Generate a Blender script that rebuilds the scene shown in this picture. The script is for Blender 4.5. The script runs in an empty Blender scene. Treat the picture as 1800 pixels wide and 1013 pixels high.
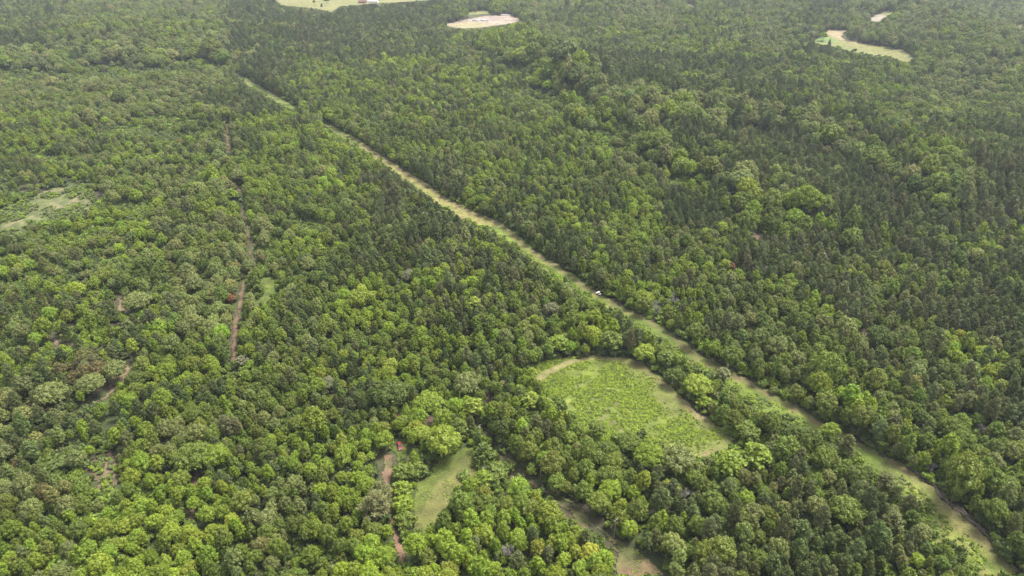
import bpy, math, random
import numpy as np
from mathutils import Vector, Matrix

# ------------------------------------------------------------------ camera, sky, sun, exposure
scene = bpy.context.scene
CAM_H, PITCH, FPX = 200.0, 29.0, 1216.0          # metres, degrees below level, focal length in 1800 px wide photo
PW, PH = 1800.0, 1013.0
cam_data = bpy.data.cameras.new("camera")
cam_data.sensor_width = 36.0
cam_data.lens = FPX / PW * 36.0
cam_data.clip_start = 1.0
cam_data.clip_end = 30000.0
cam = bpy.data.objects.new("camera", cam_data)
cam.location = (0, 0, CAM_H)
cam.rotation_euler = (math.radians(90 - PITCH), 0, 0)
scene.collection.objects.link(cam)
scene.camera = cam

SUN_EL, SUN_AZ = math.radians(66), math.radians(66)      # azimuth clockwise from +Y : light from the right, a little beyond
world = bpy.data.worlds.new("World")
scene.world = world
world.use_nodes = True
wn, wl = world.node_tree.nodes, world.node_tree.links
bg = wn["Background"]
sky = wn.new("ShaderNodeTexSky")
sky.sky_type = 'NISHITA'
sky.sun_disc = False
sky.sun_elevation = SUN_EL
sky.sun_rotation = SUN_AZ
sky.air_density = 1.0
sky.dust_density = 4.0
sky.ozone_density = 1.0
hs = wn.new("ShaderNodeHueSaturation")
hs.inputs["Saturation"].default_value = 0.22
hs.inputs["Value"].default_value = 1.0
wl.new(sky.outputs[0], hs.inputs["Color"])
wl.new(hs.outputs[0], bg.inputs["Color"])
bg.inputs["Strength"].default_value = 0.135

sd = bpy.data.lights.new("sun", 'SUN')
sd.energy = 2.0
sd.angle = math.radians(16)
sd.color = (1.0, 0.94, 0.80)
sun = bpy.data.objects.new("sun", sd)
sdir = Vector((math.sin(SUN_AZ) * math.cos(SUN_EL), math.cos(SUN_AZ) * math.cos(SUN_EL), math.sin(SUN_EL)))
sun.rotation_euler = sdir.to_track_quat('Z', 'Y').to_euler()
sun.location = (0, 0, 400)
scene.collection.objects.link(sun)

scene.view_settings.view_transform = 'Standard'
scene.view_settings.look = 'None'
scene.view_settings.gamma = 1.0
scene.view_settings.exposure = 1.28
scene.render.engine = 'CYCLES'
scene.cycles.use_denoising = True
scene.cycles.max_bounces = 5
scene.cycles.diffuse_bounces = 3
scene.cycles.glossy_bounces = 2
scene.cycles.transmission_bounces = 3
scene.cycles.volume_bounces = 0
scene.cycles.transparent_max_bounces = 4
HAZE = 0.000085

R = np.random.RandomState(11)
random.seed(5)

# ------------------------------------------------------------------ helpers
def vnoise(x, y, s, seed):
    x = np.asarray(x, float) / s + 1000.3; y = np.asarray(y, float) / s + 1000.7
    xi = np.floor(x).astype(np.int64); yi = np.floor(y).astype(np.int64)
    fx = x - xi; fy = y - yi
    fx = fx * fx * (3 - 2 * fx); fy = fy * fy * (3 - 2 * fy)
    def h(a, b):
        n = (a * 374761393 + b * 668265263 + seed * 1442695041) & 0xffffffff
        n = ((n ^ (n >> 13)) * 1274126177) & 0xffffffff
        n = (n ^ (n >> 16)) & 0xffffffff
        return n / 4294967295.0
    return (h(xi, yi) * (1 - fx) + h(xi + 1, yi) * fx) * (1 - fy) + (h(xi, yi + 1) * (1 - fx) + h(xi + 1, yi + 1) * fx) * fy

def sstep(a, b, x):
    t = np.clip((x - a) / (b - a), 0, 1)
    return t * t * (3 - 2 * t)

def terrain(x, y):
    x = np.asarray(x, float); y = np.asarray(y, float)
    z = (vnoise(x, y, 330, 1) - .5) * 10 * sstep(150, 600, y)
    z += (vnoise(x, y, 120, 2) - .5) * 3.2
    z += (vnoise(x, y, 700, 3) - .5) * 34 * sstep(600, 1500, y)
    for pts, amp, sig in RIDGES:
        z = z + amp * np.exp(-(distline(x, y, pts) / sig) ** 2)
    return z

CP, SP = math.cos(math.radians(PITCH)), math.sin(math.radians(PITCH))
def project(x, y, z):
    """world point -> photograph pixel (used to read the layout maps)"""
    dz = z - CAM_H
    depth = y * CP - dz * SP
    up = y * SP + dz * CP
    depth = np.maximum(depth, 1e-3)
    return PW / 2 + FPX * x / depth, PH / 2 - FPX * up / depth, depth

def ground(px, py, hz=0.0):
    """photograph pixel -> point on the terrain (hz metres above it)"""
    u = (px - PW / 2) / FPX; v = -(py - PH / 2) / FPX
    d = np.array([u, CP + v * SP, -SP + v * CP])
    t = 100.0
    f = lambda t: CAM_H + d[2] * t - float(terrain(d[0] * t, d[1] * t)) - hz
    while f(t) > 0 and t < 6000: t += 12
    a, b = t - 12, t
    for _ in range(18):
        m = (a + b) / 2
        if f(m) > 0: a = m
        else: b = m
    x, y = d[0] * b, d[1] * b
    return np.array([x, y, float(terrain(x, y))])

def inpoly(px, py, poly):
    px = np.asarray(px); py = np.asarray(py)
    c = np.zeros(px.shape, bool)
    n = len(poly)
    for i in range(n):
        x1, y1 = poly[i]; x2, y2 = poly[(i + 1) % n]
        if y1 == y2: continue
        cond = ((y1 > py) != (y2 > py)) & (px < (x2 - x1) * (py - y1) / (y2 - y1) + x1)
        c ^= cond
    return c

def distline(x, y, pts):
    """distance to a polyline of ground points"""
    best = np.full(np.shape(x), 1e9)
    for (ax, ay), (bx, by) in zip(pts[:-1], pts[1:]):
        dx, dy = bx - ax, by - ay
        L = dx * dx + dy * dy + 1e-9
        t = np.clip(((x - ax) * dx + (y - ay) * dy) / L, 0, 1)
        best = np.minimum(best, np.hypot(x - ax - t * dx, y - ay - t * dy))
    return best

def flat(px, py):
    """photograph pixel -> point on level ground"""
    u = (px - PW / 2) / FPX; v = -(py - PH / 2) / FPX
    t = CAM_H / (SP - CP * v)
    return (u * t, (CP + v * SP) * t)
RIDGES = [([flat(*q) for q in pl], a, sg) for pl, a, sg in (
    ([(905,75),(985,140),(1085,210),(1200,262),(1295,315),(1370,375)], 15, 36),
    ([(1010,125),(1150,180),(1300,195),(1430,228),(1560,275),(1700,330)], 18, 55),
    ([(-100,88),(120,88),(250,80),(400,80)], 20, 90),
    ([(1560,8),(1650,62),(1800,140)], 20, 90),
    ([(1200,60),(1350,140),(1500,180),(1700,240)], 9, 60))]

def link(o, coll=None):
    (coll or scene.collection).objects.link(o); return o

def tag(o, label=None, cat=None, group=None, kind=None):
    if label: o["label"] = label
    if cat: o["category"] = cat
    if group: o["group"] = group
    if kind: o["kind"] = kind
    return o

def mesh_np(name, V, F, mats=(), midx=None):
    """V (n,3), F list/array of faces (all same length arrays allowed)"""
    me = bpy.data.meshes.new(name)
    if isinstance(F, np.ndarray):
        nf, k = F.shape
        me.vertices.add(len(V)); me.vertices.foreach_set("co", np.asarray(V, np.float32).ravel())
        me.loops.add(nf * k); me.loops.foreach_set("vertex_index", F.ravel().astype(np.int32))
        me.polygons.add(nf); me.polygons.foreach_set("loop_start", np.arange(0, nf * k, k, dtype=np.int32))
        me.update(calc_edges=True); me.validate()
    else:
        me.from_pydata([tuple(v) for v in V], [], [tuple(f) for f in F]); me.update()
    for m in mats: me.materials.append(m)
    if midx is not None: me.polygons.foreach_set("material_index", np.asarray(midx, np.int32))
    return me

# ------------------------------------------------------------------ materials
def new_mat(name):
    m = bpy.data.materials.new(name); m.use_nodes = True
    nt = m.node_tree; nt.nodes.clear()
    return m, nt.nodes, nt.links

def leaf_mat(name, transl=0.3, rough=0.6):
    m, n, l = new_mat(name)
    out = n.new("ShaderNodeOutputMaterial")
    at = n.new("ShaderNodeAttribute"); at.attribute_type = 'INSTANCER'; at.attribute_name = "tint"
    lv = n.new("ShaderNodeAttribute"); lv.attribute_type = 'GEOMETRY'; lv.attribute_name = "leafvar"
    mul = n.new("ShaderNodeMix"); mul.data_type = 'RGBA'; mul.blend_type = 'MULTIPLY'; mul.inputs[0].default_value = 1
    l.new(at.outputs["Color"], mul.inputs[6]); l.new(lv.outputs["Color"], mul.inputs[7])
    dif = n.new("ShaderNodeBsdfDiffuse"); tr = n.new("ShaderNodeBsdfTranslucent")
    gl = n.new("ShaderNodeBsdfGlossy"); gl.inputs["Roughness"].default_value = 0.55; gl.inputs["Color"].default_value = (.9, .95, 1, 1)
    mx = n.new("ShaderNodeMixShader"); mx.inputs[0].default_value = transl
    mg = n.new("ShaderNodeMixShader"); mg.inputs[0].default_value = 0.025
    l.new(mul.outputs[2], dif.inputs["Color"]); l.new(mul.outputs[2], tr.inputs["Color"])
    l.new(dif.outputs[0], mx.inputs[1]); l.new(tr.outputs[0], mx.inputs[2])
    l.new(mx.outputs[0], mg.inputs[1]); l.new(gl.outputs[0], mg.inputs[2])
    l.new(mg.outputs[0], out.inputs["Surface"])
    return m

def simple(name, col, rough=0.7, metal=0.0, noise=0.0, nscale=3.0, col2=None):
    m, n, l = new_mat(name)
    out = n.new("ShaderNodeOutputMaterial"); p = n.new("ShaderNodeBsdfPrincipled")
    p.inputs["Roughness"].default_value = rough; p.inputs["Metallic"].default_value = metal
    if noise > 0:
        tc = n.new("ShaderNodeTexCoord"); tx = n.new("ShaderNodeTexNoise"); tx.inputs["Scale"].default_value = nscale
        tx.inputs["Detail"].default_value = 6
        mx = n.new("ShaderNodeMix"); mx.data_type = 'RGBA'
        c2 = col2 or tuple(c * (1 - noise) for c in col)
        mx.inputs[6].default_value = (*col, 1); mx.inputs[7].default_value = (*c2, 1)
        l.new(tc.outputs["Object"], tx.inputs["Vector"]); l.new(tx.outputs["Fac"], mx.inputs[0])
        l.new(mx.outputs[2], p.inputs["Base Color"])
    else:
        p.inputs["Base Color"].default_value = (*col, 1)
    l.new(p.outputs[0], out.inputs["Surface"])
    return m

def soil_mat(name, fine=1.2, contrast=0.45, bump=0.4):
    """vertex colour (what grows or lies there) broken up by procedural noise"""
    m, n, l = new_mat(name)
    out = n.new("ShaderNodeOutputMaterial"); p = n.new("ShaderNodeBsdfPrincipled")
    p.inputs["Roughness"].default_value = 0.95
    va = n.new("ShaderNodeAttribute"); va.attribute_type = 'GEOMETRY'; va.attribute_name = "cover"
    tc = n.new("ShaderNodeNewGeometry")
    n1 = n.new("ShaderNodeTexNoise"); n1.inputs["Scale"].default_value = fine; n1.inputs["Detail"].default_value = 8; n1.inputs["Roughness"].default_value = .7
    n2 = n.new("ShaderNodeTexNoise"); n2.inputs["Scale"].default_value = fine * .13; n2.inputs["Detail"].default_value = 5
    l.new(tc.outputs["Position"], n1.inputs["Vector"]); l.new(tc.outputs["Position"], n2.inputs["Vector"])
    ad = n.new("ShaderNodeMath"); ad.operation = 'ADD'; l.new(n1.outputs["Fac"], ad.inputs[0]); l.new(n2.outputs["Fac"], ad.inputs[1])
    mr = n.new("ShaderNodeMapRange"); mr.inputs["From Min"].default_value = .65; mr.inputs["From Max"].default_value = 1.35
    mr.inputs["To Min"].default_value = 1 - contrast; mr.inputs["To Max"].default_value = 1 + contrast
    l.new(ad.outputs[0], mr.inputs["Value"])
    vm = n.new("ShaderNodeVectorMath"); vm.operation = 'SCALE'
    l.new(va.outputs["Color"], vm.inputs[0]); l.new(mr.outputs[0], vm.inputs["Scale"])
    l.new(vm.outputs[0], p.inputs["Base Color"])
    bp = n.new("ShaderNodeBump"); bp.inputs["Strength"].default_value = bump; bp.inputs["Distance"].default_value = .5
    l.new(n1.outputs["Fac"], bp.inputs["Height"]); l.new(bp.outputs[0], p.inputs["Normal"])
    l.new(p.outputs[0], out.inputs["Surface"])
    return m

M_LEAF = leaf_mat("broadleaf_foliage", 0.30)
M_NEEDLE = leaf_mat("needle_foliage", 0.12)
M_BARK = simple("bark", (.13, .10, .075), .9, noise=.5, nscale=2)
M_DEAD = simple("bleached_wood", (.33, .30, .28), .9, noise=.35, nscale=2)
M_SOIL = soil_mat("forest_floor", .8, .5, .5)
M_GRASS = soil_mat("meadow_grass", 1.3, .62, .9)

# ------------------------------------------------------------------ tree shapes
def ico(sub=1):
    t = (1 + 5 ** .5) / 2
    v = [(-1, t, 0), (1, t, 0), (-1, -t, 0), (1, -t, 0), (0, -1, t), (0, 1, t), (0, -1, -t), (0, 1, -t), (t, 0, -1), (t, 0, 1), (-t, 0, -1), (-t, 0, 1)]
    f = [(0, 11, 5), (0, 5, 1), (0, 1, 7), (0, 7, 10), (0, 10, 11), (1, 5, 9), (5, 11, 4), (11, 10, 2), (10, 7, 6), (7, 1, 8), (3, 9, 4), (3, 4, 2), (3, 2, 6), (3, 6, 8), (3, 8, 9), (4, 9, 5), (2, 4, 11), (6, 2, 10), (8, 6, 7), (9, 8, 1)]
    v = [np.array(p) / np.linalg.norm(p) for p in v]
    for _ in range(sub):
        mid = {}; nf = []
        def m(a, b):
            k = (min(a, b), max(a, b))
            if k not in mid:
                q = v[a] + v[b]; v.append(q / np.linalg.norm(q)); mid[k] = len(v) - 1
            return mid[k]
        for a, b, c in f:
            ab, bc, ca = m(a, b), m(b, c), m(c, a)
            nf += [(a, ab, ca), (b, bc, ab), (c, ca, bc), (ab, bc, ca)]
        f = nf
    return np.array(v), np.array(f)
ICO_V, ICO_F = ico(1)

def leaves(rs, P, N, size, aspect=1.0, jit=.6, stretch=None):
    """irregular quads at P facing roughly N"""
    n = len(P)
    N = N + rs.normal(size=(n, 3)) * jit
    N /= np.linalg.norm(N, axis=1)[:, None] + 1e-9
    A = rs.normal(size=(n, 3)) if stretch is None else stretch + rs.normal(size=(n, 3)) * .45
    T = np.cross(N, A); T /= np.linalg.norm(T, axis=1)[:, None] + 1e-9
    B = np.cross(N, T)
    s = size * rs.uniform(.6, 1.35, n)[:, None] * .5
    c = []
    for (a, b) in ((-1, -1), (1, -1), (1, 1), (-1, 1)):
        ja = rs.uniform(.55, 1.2, n)[:, None]; jb = rs.uniform(.55, 1.2, n)[:, None]
        c.append(P + T * s * a * ja * aspect + B * s * b * jb + N * s * rs.uniform(-.25, .25, n)[:, None])
    V = np.stack(c, 1).reshape(-1, 3)
    F = np.arange(n * 4).reshape(n, 4)
    return V, F

def lobes_to_mesh(name, rs, lobes, leaf, cover, mat, core=.78, zcut=-.55, aspect=1., jit=.6, needle=False, var=.22):
    C = np.array([l[:3] for l in lobes]); Q = np.array([l[3] for l in lobes]); SQ = np.array([l[4] if len(l) > 4 else 1. for l in lobes])
    VV, FF, off, VC = [], [], 0, []
    for i in range(len(lobes)):
        r = Q[i]
        n = int(cover * 4 * math.pi * r * r / (leaf * leaf * aspect))
        d = rs.normal(size=(n, 3)); d /= np.linalg.norm(d, axis=1)[:, None]
        d = d[d[:, 2] > zcut]
        bump = 1 + .16 * np.sin(d[:, 0] * 5 + i) * np.sin(d[:, 1] * 6 + 2 * i) + rs.uniform(-.16, .10, len(d)) + (rs.uniform(size=len(d)) < .14) * rs.uniform(.05, .38, len(d))
        P = C[i] + d * (r * bump)[:, None] * np.array([1, 1, SQ[i]])
        keep = np.ones(len(P), bool)
        for j in range(len(lobes)):
            if j == i: continue
            dd = (P - C[j]) / np.array([1, 1, SQ[j]])
            keep &= (np.linalg.norm(dd, axis=1) > Q[j] * .86)
        P, d = P[keep], d[keep]
        if len(P) == 0: continue
        if needle:
            up = d * np.array([1, 1, .6]) + np.array([0, 0, .5])
            V, F = leaves(rs, P, rs.normal(size=P.shape), leaf, aspect, .3, up)
        else:
            V, F = leaves(rs, P, d + np.array([0, 0, .25]), leaf, aspect, jit)
        VV.append(V); FF.append(F + off); off += len(V)
        base = rs.uniform(1 - var * .6, 1 + var * .6)
        g = base * rs.uniform(1 - var, 1 + var, len(F))
        hue = rs.uniform(.9, 1.12, len(F))
        VC.append(np.stack([g * hue, g, g * rs.uniform(.8, 1.2, len(F))], 1))
    F4 = np.concatenate(FF); nq = len(F4)
    CV, CF, coff = [], [], off
    for i in range(len(lobes)):
        v = ICO_V * (1 + rs.uniform(-.13, .13, (len(ICO_V), 1))) * Q[i] * core * np.array([1, 1, SQ[i]]) + C[i]
        CV.append(v); CF.append(ICO_F + coff); coff += len(v)
    CF = np.concatenate(CF)
    V = np.concatenate(VV + CV)
    me = bpy.data.meshes.new(name)
    me.vertices.add(len(V)); me.vertices.foreach_set("co", V.astype(np.float32).ravel())
    nl = nq * 4 + len(CF) * 3
    me.loops.add(nl); me.loops.foreach_set("vertex_index", np.concatenate([F4.ravel(), CF.ravel()]).astype(np.int32))
    me.polygons.add(nq + len(CF))
    st = np.concatenate([np.arange(nq) * 4, nq * 4 + np.arange(len(CF)) * 3])
    me.polygons.foreach_set("loop_start", st.astype(np.int32))
    me.update(calc_edges=True)
    at = me.attributes.new("leafvar", 'FLOAT_COLOR', 'FACE')
    vc = np.concatenate(VC + [np.full((len(CF), 3), .9)])
    at.data.foreach_set("color", np.concatenate([vc, np.ones((len(vc), 1))], 1).astype(np.float32).ravel())
    me.materials.append(mat)
    return me

def tube(V, F, p0, p1, r0, r1, k=6):
    p0 = np.array(p0, float); p1 = np.array(p1, float)
    d = p1 - p0; d /= np.linalg.norm(d) + 1e-9
    a = np.cross(d, [0, 0, 1]) if abs(d[2]) < .9 else np.cross(d, [1, 0, 0])
    a /= np.linalg.norm(a); b = np.cross(d, a)
    o = len(V)
    for p, r in ((p0, r0), (p1, r1)):
        for i in range(k):
            t = 2 * math.pi * i / k
            V.append(p + (a * math.cos(t) + b * math.sin(t)) * r)
    for i in range(k):
        j = (i + 1) % k
        F.append((o + i, o + j, o + k + j, o + k + i))
    F.append(tuple(o + k + i for i in range(k))); F.append(tuple(o + k - 1 - i for i in range(k)))

def trunk_mesh(name, rs, H, r, targets, mat, base=.3):
    V, F = [], []
    lean = rs.uniform(-.25, .25, 2)
    pts = [np.array([lean[0] * t, lean[1] * t, H * t]) for t in (-.03, .25, .5, .78)]
    rr = [r * 1.25, r * .9, r * .7, r * .35]
    for a, b, c, d in zip(pts[:-1], pts[1:], rr[:-1], rr[1:]): tube(V, F, a, b, c, d, 8)
    for t in targets:
        z0 = H * rs.uniform(base, .65)
        s = np.array([lean[0] * z0 / H, lean[1] * z0 / H, z0])
        m = (s + np.array(t)) / 2 + np.array([0, 0, -.3])
        tube(V, F, s, m, r * .42, r * .28, 5); tube(V, F, m, t, r * .28, r * .08, 5)
    return mesh_np(name, V, F, [mat])

def broadleaf(i, rs, H=13., Rr=4.4, z0=.30, n=17, sq=1., leaf=.40):
    n = int(n * 2.1)
    zc = H * (z0 + 1) / 2 - .3; hz = H * (1 - z0) / 2
    lobes = [(0, 0, zc + .05 * hz, Rr * .60, hz / Rr * .95)]
    k = 0
    while len(lobes) < n and k < 900:
        k += 1
        d = rs.normal(size=3); d /= np.linalg.norm(d)
        if d[2] < -.55: continue
        sc = rs.uniform(.60, .84) * (1 - .35 * max(0, d[2]))
        c = np.array([d[0] * Rr * sc * sq, d[1] * Rr * sc / sq, zc + d[2] * (hz - Rr * .28) * rs.uniform(.75, 1.05)])
        r = Rr * rs.uniform(.17, .30)
        if any(np.linalg.norm(c - np.array(l[:3])) < .66 * (r + l[3]) for l in lobes[1:]): continue
        lobes.append((*c, r, rs.uniform(.75, 1.35)))
    me = lobes_to_mesh("broadleaf_crown", rs, lobes, leaf, 1.15, M_LEAF)
    tr = trunk_mesh("broadleaf_trunk", rs, H, .22, [l[:3] for l in lobes[1:9]], M_BARK)
    return me, tr, H, Rr

def taper(i, rs, H=12., Rr=2.5, n=22, leaf=.38, mat=None, z0=.12, needle=False, power=.8, rl=(.36, .55), zc=-.6, core=.7):
    """cone or spindle crowns: young poplars, cedars"""
    lobes = []
    for k in range(n):
        t = (k + .5) / n
        z = H * (z0 + (1 - z0) * t)
        rad = Rr * (1 - t) ** power * min(1, (t + .12) * 4)
        a = k * 2.4 + rs.uniform(-.4, .4)
        r = max(.28 * Rr * (1 - t * .55), rad * rs.uniform(*rl))
        lobes.append((math.cos(a) * rad * .6, math.sin(a) * rad * .6, z - r * .5, r, rs.uniform(.95, 1.3)))
    me = lobes_to_mesh("tapering_crown", rs, lobes, leaf, 1.1, mat or M_LEAF, needle=needle, aspect=.4 if needle else 1., core=core, zcut=zc)
    tr = trunk_mesh("tapering_trunk", rs, H, .16, [], M_BARK)
    return me, tr, H, Rr

def pine(i, rs, H=15., Rr=3.0):
    """loblolly: bare lower bole, ragged rounded crown of many small needle tufts"""
    lobes = []
    z0 = H * rs.uniform(.38, .48)
    nt = 44
    for k in range(nt):
        t = (k + rs.uniform(0, 1)) / nt
        z = z0 + (H - z0) * t
        prof = (math.sin(math.pi * min(1, t * .72 + .28)) ** .7)
        rad = Rr * prof * rs.uniform(.45, .92)
        a = k * 2.399 + rs.uniform(-.3, .3)
        r = rs.uniform(.58, .92) * (1 - .25 * t)
        lobes.append((math.cos(a) * rad, math.sin(a) * rad, z - .4, r, .75))
    lobes.append((0, 0, z0 + (H - z0) * .45, Rr * .45, 1.3)); lobes.append((0, 0, H - 1.4, .8, 1.3))
    me = lobes_to_mesh("pine_crown", rs, lobes, .62, 1.7, M_NEEDLE, core=.6, needle=True, aspect=.30, zcut=-.7, var=.2)
    tr = trunk_mesh("pine_trunk", rs, H, .17, [l[:3] for l in lobes[:26:2]], M_BARK, base=.42)
    return me, tr, H, Rr

def bush(i, rs, H=2.2, Rr=1.6, leaf=.30, n=7, mat=None):
    lobes = [(0, 0, H * .45, Rr * .5, H / Rr * .55)]
    for k in range(n):
        a = rs.uniform(0, 6.28); rad = Rr * rs.uniform(.35, .72)
        lobes.append((math.cos(a) * rad, math.sin(a) * rad, H * rs.uniform(.3, .68), Rr * rs.uniform(.24, .42), rs.uniform(.7, 1.1)))
    me = lobes_to_mesh("bush_crown", rs, lobes, leaf, 1.1, mat or M_LEAF, zcut=-.3)
    tr = trunk_mesh("bush_trunk", rs, H * .6, .06, [], M_BARK)
    return me, tr, H, Rr

def dead(i, rs, H=11.):
    V, F = [], []
    def grow(p, d, L, r, depth):
        q = p + d * L
        tube(V, F, p, q, r, r * .62, 5 if depth < 3 else 3)
        if depth >= 5: return
        for _ in range(3 if depth else 4):
            nd = d + rs.normal(size=3) * .52 + np.array([0, 0, .12]); nd /= np.linalg.norm(nd)
            grow(p + d * L * rs.uniform(.55, 1.), nd, L * rs.uniform(.55, .78), max(r * .55, .05), depth + 1)
    grow(np.array([0, 0, -.2]), np.array([0.03, 0, 1.]), H * .36, .3, 0)
    return mesh_np("dead_limbs", V, F, [M_DEAD])

rsp = np.random.RandomState(3)
PROTO = []          # (kind, crown mesh, trunk mesh, H, R)
def addp(kind, fn, **kw):
    for _ in range(kw.pop('count', 1)):
        PROTO.append((kind,) + fn(len(PROTO), rsp, **kw))
addp('round', broadleaf, count=3)
addp('round', broadleaf, H=14., Rr=4.6, sq=1.15, n=20)
addp('round', broadleaf, H=12., Rr=4.2, sq=.88, n=15)
addp('tall', broadleaf, H=15.5, Rr=3.3, z0=.25, n=18, count=3)
addp('tall', broadleaf, H=14, Rr=2.8, z0=.2, n=14, count=2)
addp('wide', broadleaf, H=15., Rr=6.4, z0=.28, n=32, leaf=.46, count=2)
addp('spire', taper, H=12., Rr=2.1, count=2)
addp('spire', taper, H=10.5, Rr=1.7, n=18)
addp('scrub', broadleaf, H=6.5, Rr=2.7, z0=.10, n=10, leaf=.38, count=3)
addp('pine', pine, count=3)
addp('pine', pine, H=14., Rr=3.4, count=2)
addp('cedar', taper, H=9., Rr=2.4, n=26, mat=M_NEEDLE, needle=True, leaf=.5, z0=.06, power=.6, count=2)
addp('bush', bush, count=4)
addp('weed', bush, H=.75, Rr=.8, leaf=.22, n=5, count=3)
BYKIND = {}
for i, p in enumerate(PROTO): BYKIND.setdefault(p[0], []).append(i)

proto_coll = bpy.data.collections.new("foliage_library")       # not linked to the scene: only read by the scatter
for i, (k, cm, tm, H, Rr) in enumerate(PROTO):
    # one joined mesh for the scatter
    me = cm.copy(); me.name = "scatter_" + k
    nv, nl, npg = len(me.vertices), len(me.loops), len(me.polygons)
    tv = np.empty(len(tm.vertices) * 3, np.float32); tm.vertices.foreach_get("co", tv)
    tl = np.empty(len(tm.loops), np.int32); tm.loops.foreach_get("vertex_index", tl)
    ts = np.empty(len(tm.polygons), np.int32); tm.polygons.foreach_get("loop_start", ts)
    me.vertices.add(len(tm.vertices)); me.loops.add(len(tl)); me.polygons.add(len(ts))
    co = np.empty(len(me.vertices) * 3, np.float32); me.vertices.foreach_get("co", co); co[nv * 3:] = tv; me.vertices.foreach_set("co", co)
    lo = np.empty(len(me.loops), np.int32); me.loops.foreach_get("vertex_index", lo); lo[nl:] = tl + nv; me.loops.foreach_set("vertex_index", lo)
    ls = np.empty(len(me.polygons), np.int32); me.polygons.foreach_get("loop_start", ls); ls[npg:] = ts + nl; me.polygons.foreach_set("loop_start", ls)
    me.materials.append(M_BARK)
    mi = np.zeros(len(me.polygons), np.int32); mi[npg:] = 1
    me.update(calc_edges=True); me.polygons.foreach_set("material_index", mi)
    o = bpy.data.objects.new("library_%02d" % i, me); proto_coll.objects.link(o)

# ------------------------------------------------------------------ layout read off the photograph (pixels -> ground)
CORR_R = [(565,208),(600,230),(630,244),(660,267),(690,286),(735,313),(780,343),(830,370),(870,386),(900,403),(925,428),(960,453),(1000,478),(1040,506),(1100,542),(1135,557),(1190,592),(1230,622),(1280,648),(1350,688),(1400,713),(1450,743),(1490,764),(1525,785),(1570,808),(1610,832),(1640,855),(1680,895),(1720,930),(1760,975),(1792,1013)]
CORR_L = [(1722,1013),(1690,968),(1655,935),(1625,900),(1600,868),(1570,840),(1530,812),(1490,790),(1440,764),(1400,746),(1330,712),(1290,684),(1240,654),(1200,624),(1170,604),(1130,578),(1110,563),(1070,538),(1040,522),(1000,496),(960,476),(930,456),(900,428),(870,408),(835,394),(810,382),(770,357),(745,338),(700,308),(680,292),(650,270),(615,252),(585,236),(565,216)]
POLYS = {
 'corridor': [CORR_R + CORR_L, [(408,128),(430,135),(470,158),(522,188),(527,197),(500,187),(465,168),(435,152)]],
 'field': [[(935,640),(985,630),(1050,626),(1100,630),(1135,640),(1160,665),(1200,700),(1245,735),(1290,770),(1268,795),(1240,800),(1215,815),(1197,812),(1190,795),(1160,780),(1130,768),(1090,765),(1045,762),(1020,742),(1000,715),(985,700),(960,680),(945,665)]],
 'meadow': [[(830,782),(838,800),(838,828),(812,840),(805,860),(785,880),(775,900),(755,925),(740,932),(726,925),(727,885),(735,850),(755,835),(768,812),(800,795)],
            [(694,770),(714,770),(718,800),(694,806)],
            [(452,495),(478,484),(486,490),(484,518),(455,535),(448,530),(462,512)]],
 'lane': [[(672,800),(690,800),(688,850),(690,880),(696,930),(716,985),(704,985),(690,935),(680,880),(674,850)]],
 'track': [[(394,205),(402,205),(404,250),(405,275),(400,275),(395,250)],
           [(413,320),(419,318),(430,360),(438,400),(442,452),(446,465),(438,465),(434,430),(426,385),(417,350)],
           [(424,478),(430,480),(428,520),(424,545),(414,548),(416,525)],
           [(410,545),(420,545),(414,600),(412,645),(410,678),(405,676),(406,640),(406,600)]],
 'cut': [[(885,792),(905,812),(912,826),(893,812)],[(935,842),(975,866),(1010,885),(1040,908),(1046,930),(1022,918),(1014,898),(960,866)],[(903,820),(914,824),(948,848),(934,848)],[(1038,922),(1050,928),(1096,958),(1082,962)],[(1085,950),(1115,965),(1150,992),(1172,1013),(1100,1013),(1082,975)],[(845,740),(862,768),(880,788),(868,784),(848,756)],[(853,678),(862,692),(866,704),(856,700)]],
 'scrubland': [[(0,372),(40,355),(90,330),(160,325),(168,350),(150,372),(100,385),(50,392),(0,410)],[(45,252),(62,270),(102,276),(98,288),(75,281),(50,268)],[(518,388),(560,388),(566,400),(522,402)],
          [(0,312),(12,310),(12,318),(0,322)]],
 'soil': [[(134,716),(175,690),(222,656),(230,630),(212,640),(200,662),(180,682),(140,708)],[(150,815),(180,790),(198,800),(200,845),(205,860),(180,858),(160,832)],[(205,515),(222,535),(218,550),(206,545)],[(336,818),(348,822),(346,850),(338,848)],[(326,890),(338,895),(340,915),(330,915)],[(88,590),(110,596),(104,602),(88,600)],[(1314,385),(1325,398),(1340,424),(1333,422),(1318,400)],[(1048,766),(1064,768),(1062,776),(1048,775)],[(1512,576),(1540,584),(1536,590),(1515,584)]],
 'yard': [[(778,43),(800,38),(850,29),(890,25),(915,32),(920,36),(900,41),(870,45),(840,49),(815,50),(790,47)]],
 'far_field': [[(470,-25),(780,-25),(755,0),(700,4),(650,7),(600,11),(582,21),(560,16),(540,13),(492,9),(483,0)],[(815,22),(860,18),(862,24),(822,26)],
          [(1425,73),(1440,66),(1455,52),(1490,54),(1478,67),(1520,77),(1560,82),(1590,88),(1612,104),(1595,109),(1560,101),(1530,97),(1490,89),(1455,79)],
          [(1526,32),(1545,23),(1568,19),(1572,22),(1556,30),(1548,38),(1532,37)],[(1785,45),(1803,41),(1803,52),(1788,52)],[(1205,5),(1222,9),(1220,13),(1206,9)]],
}
def ribbon(pts):
    """centre line with width (photo pixels) -> outline"""
    return [(x - w / 2 - .2, y) for x, y, w in pts] + [(x + w / 2 + .2, y) for x, y, w in reversed(pts)]
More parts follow.
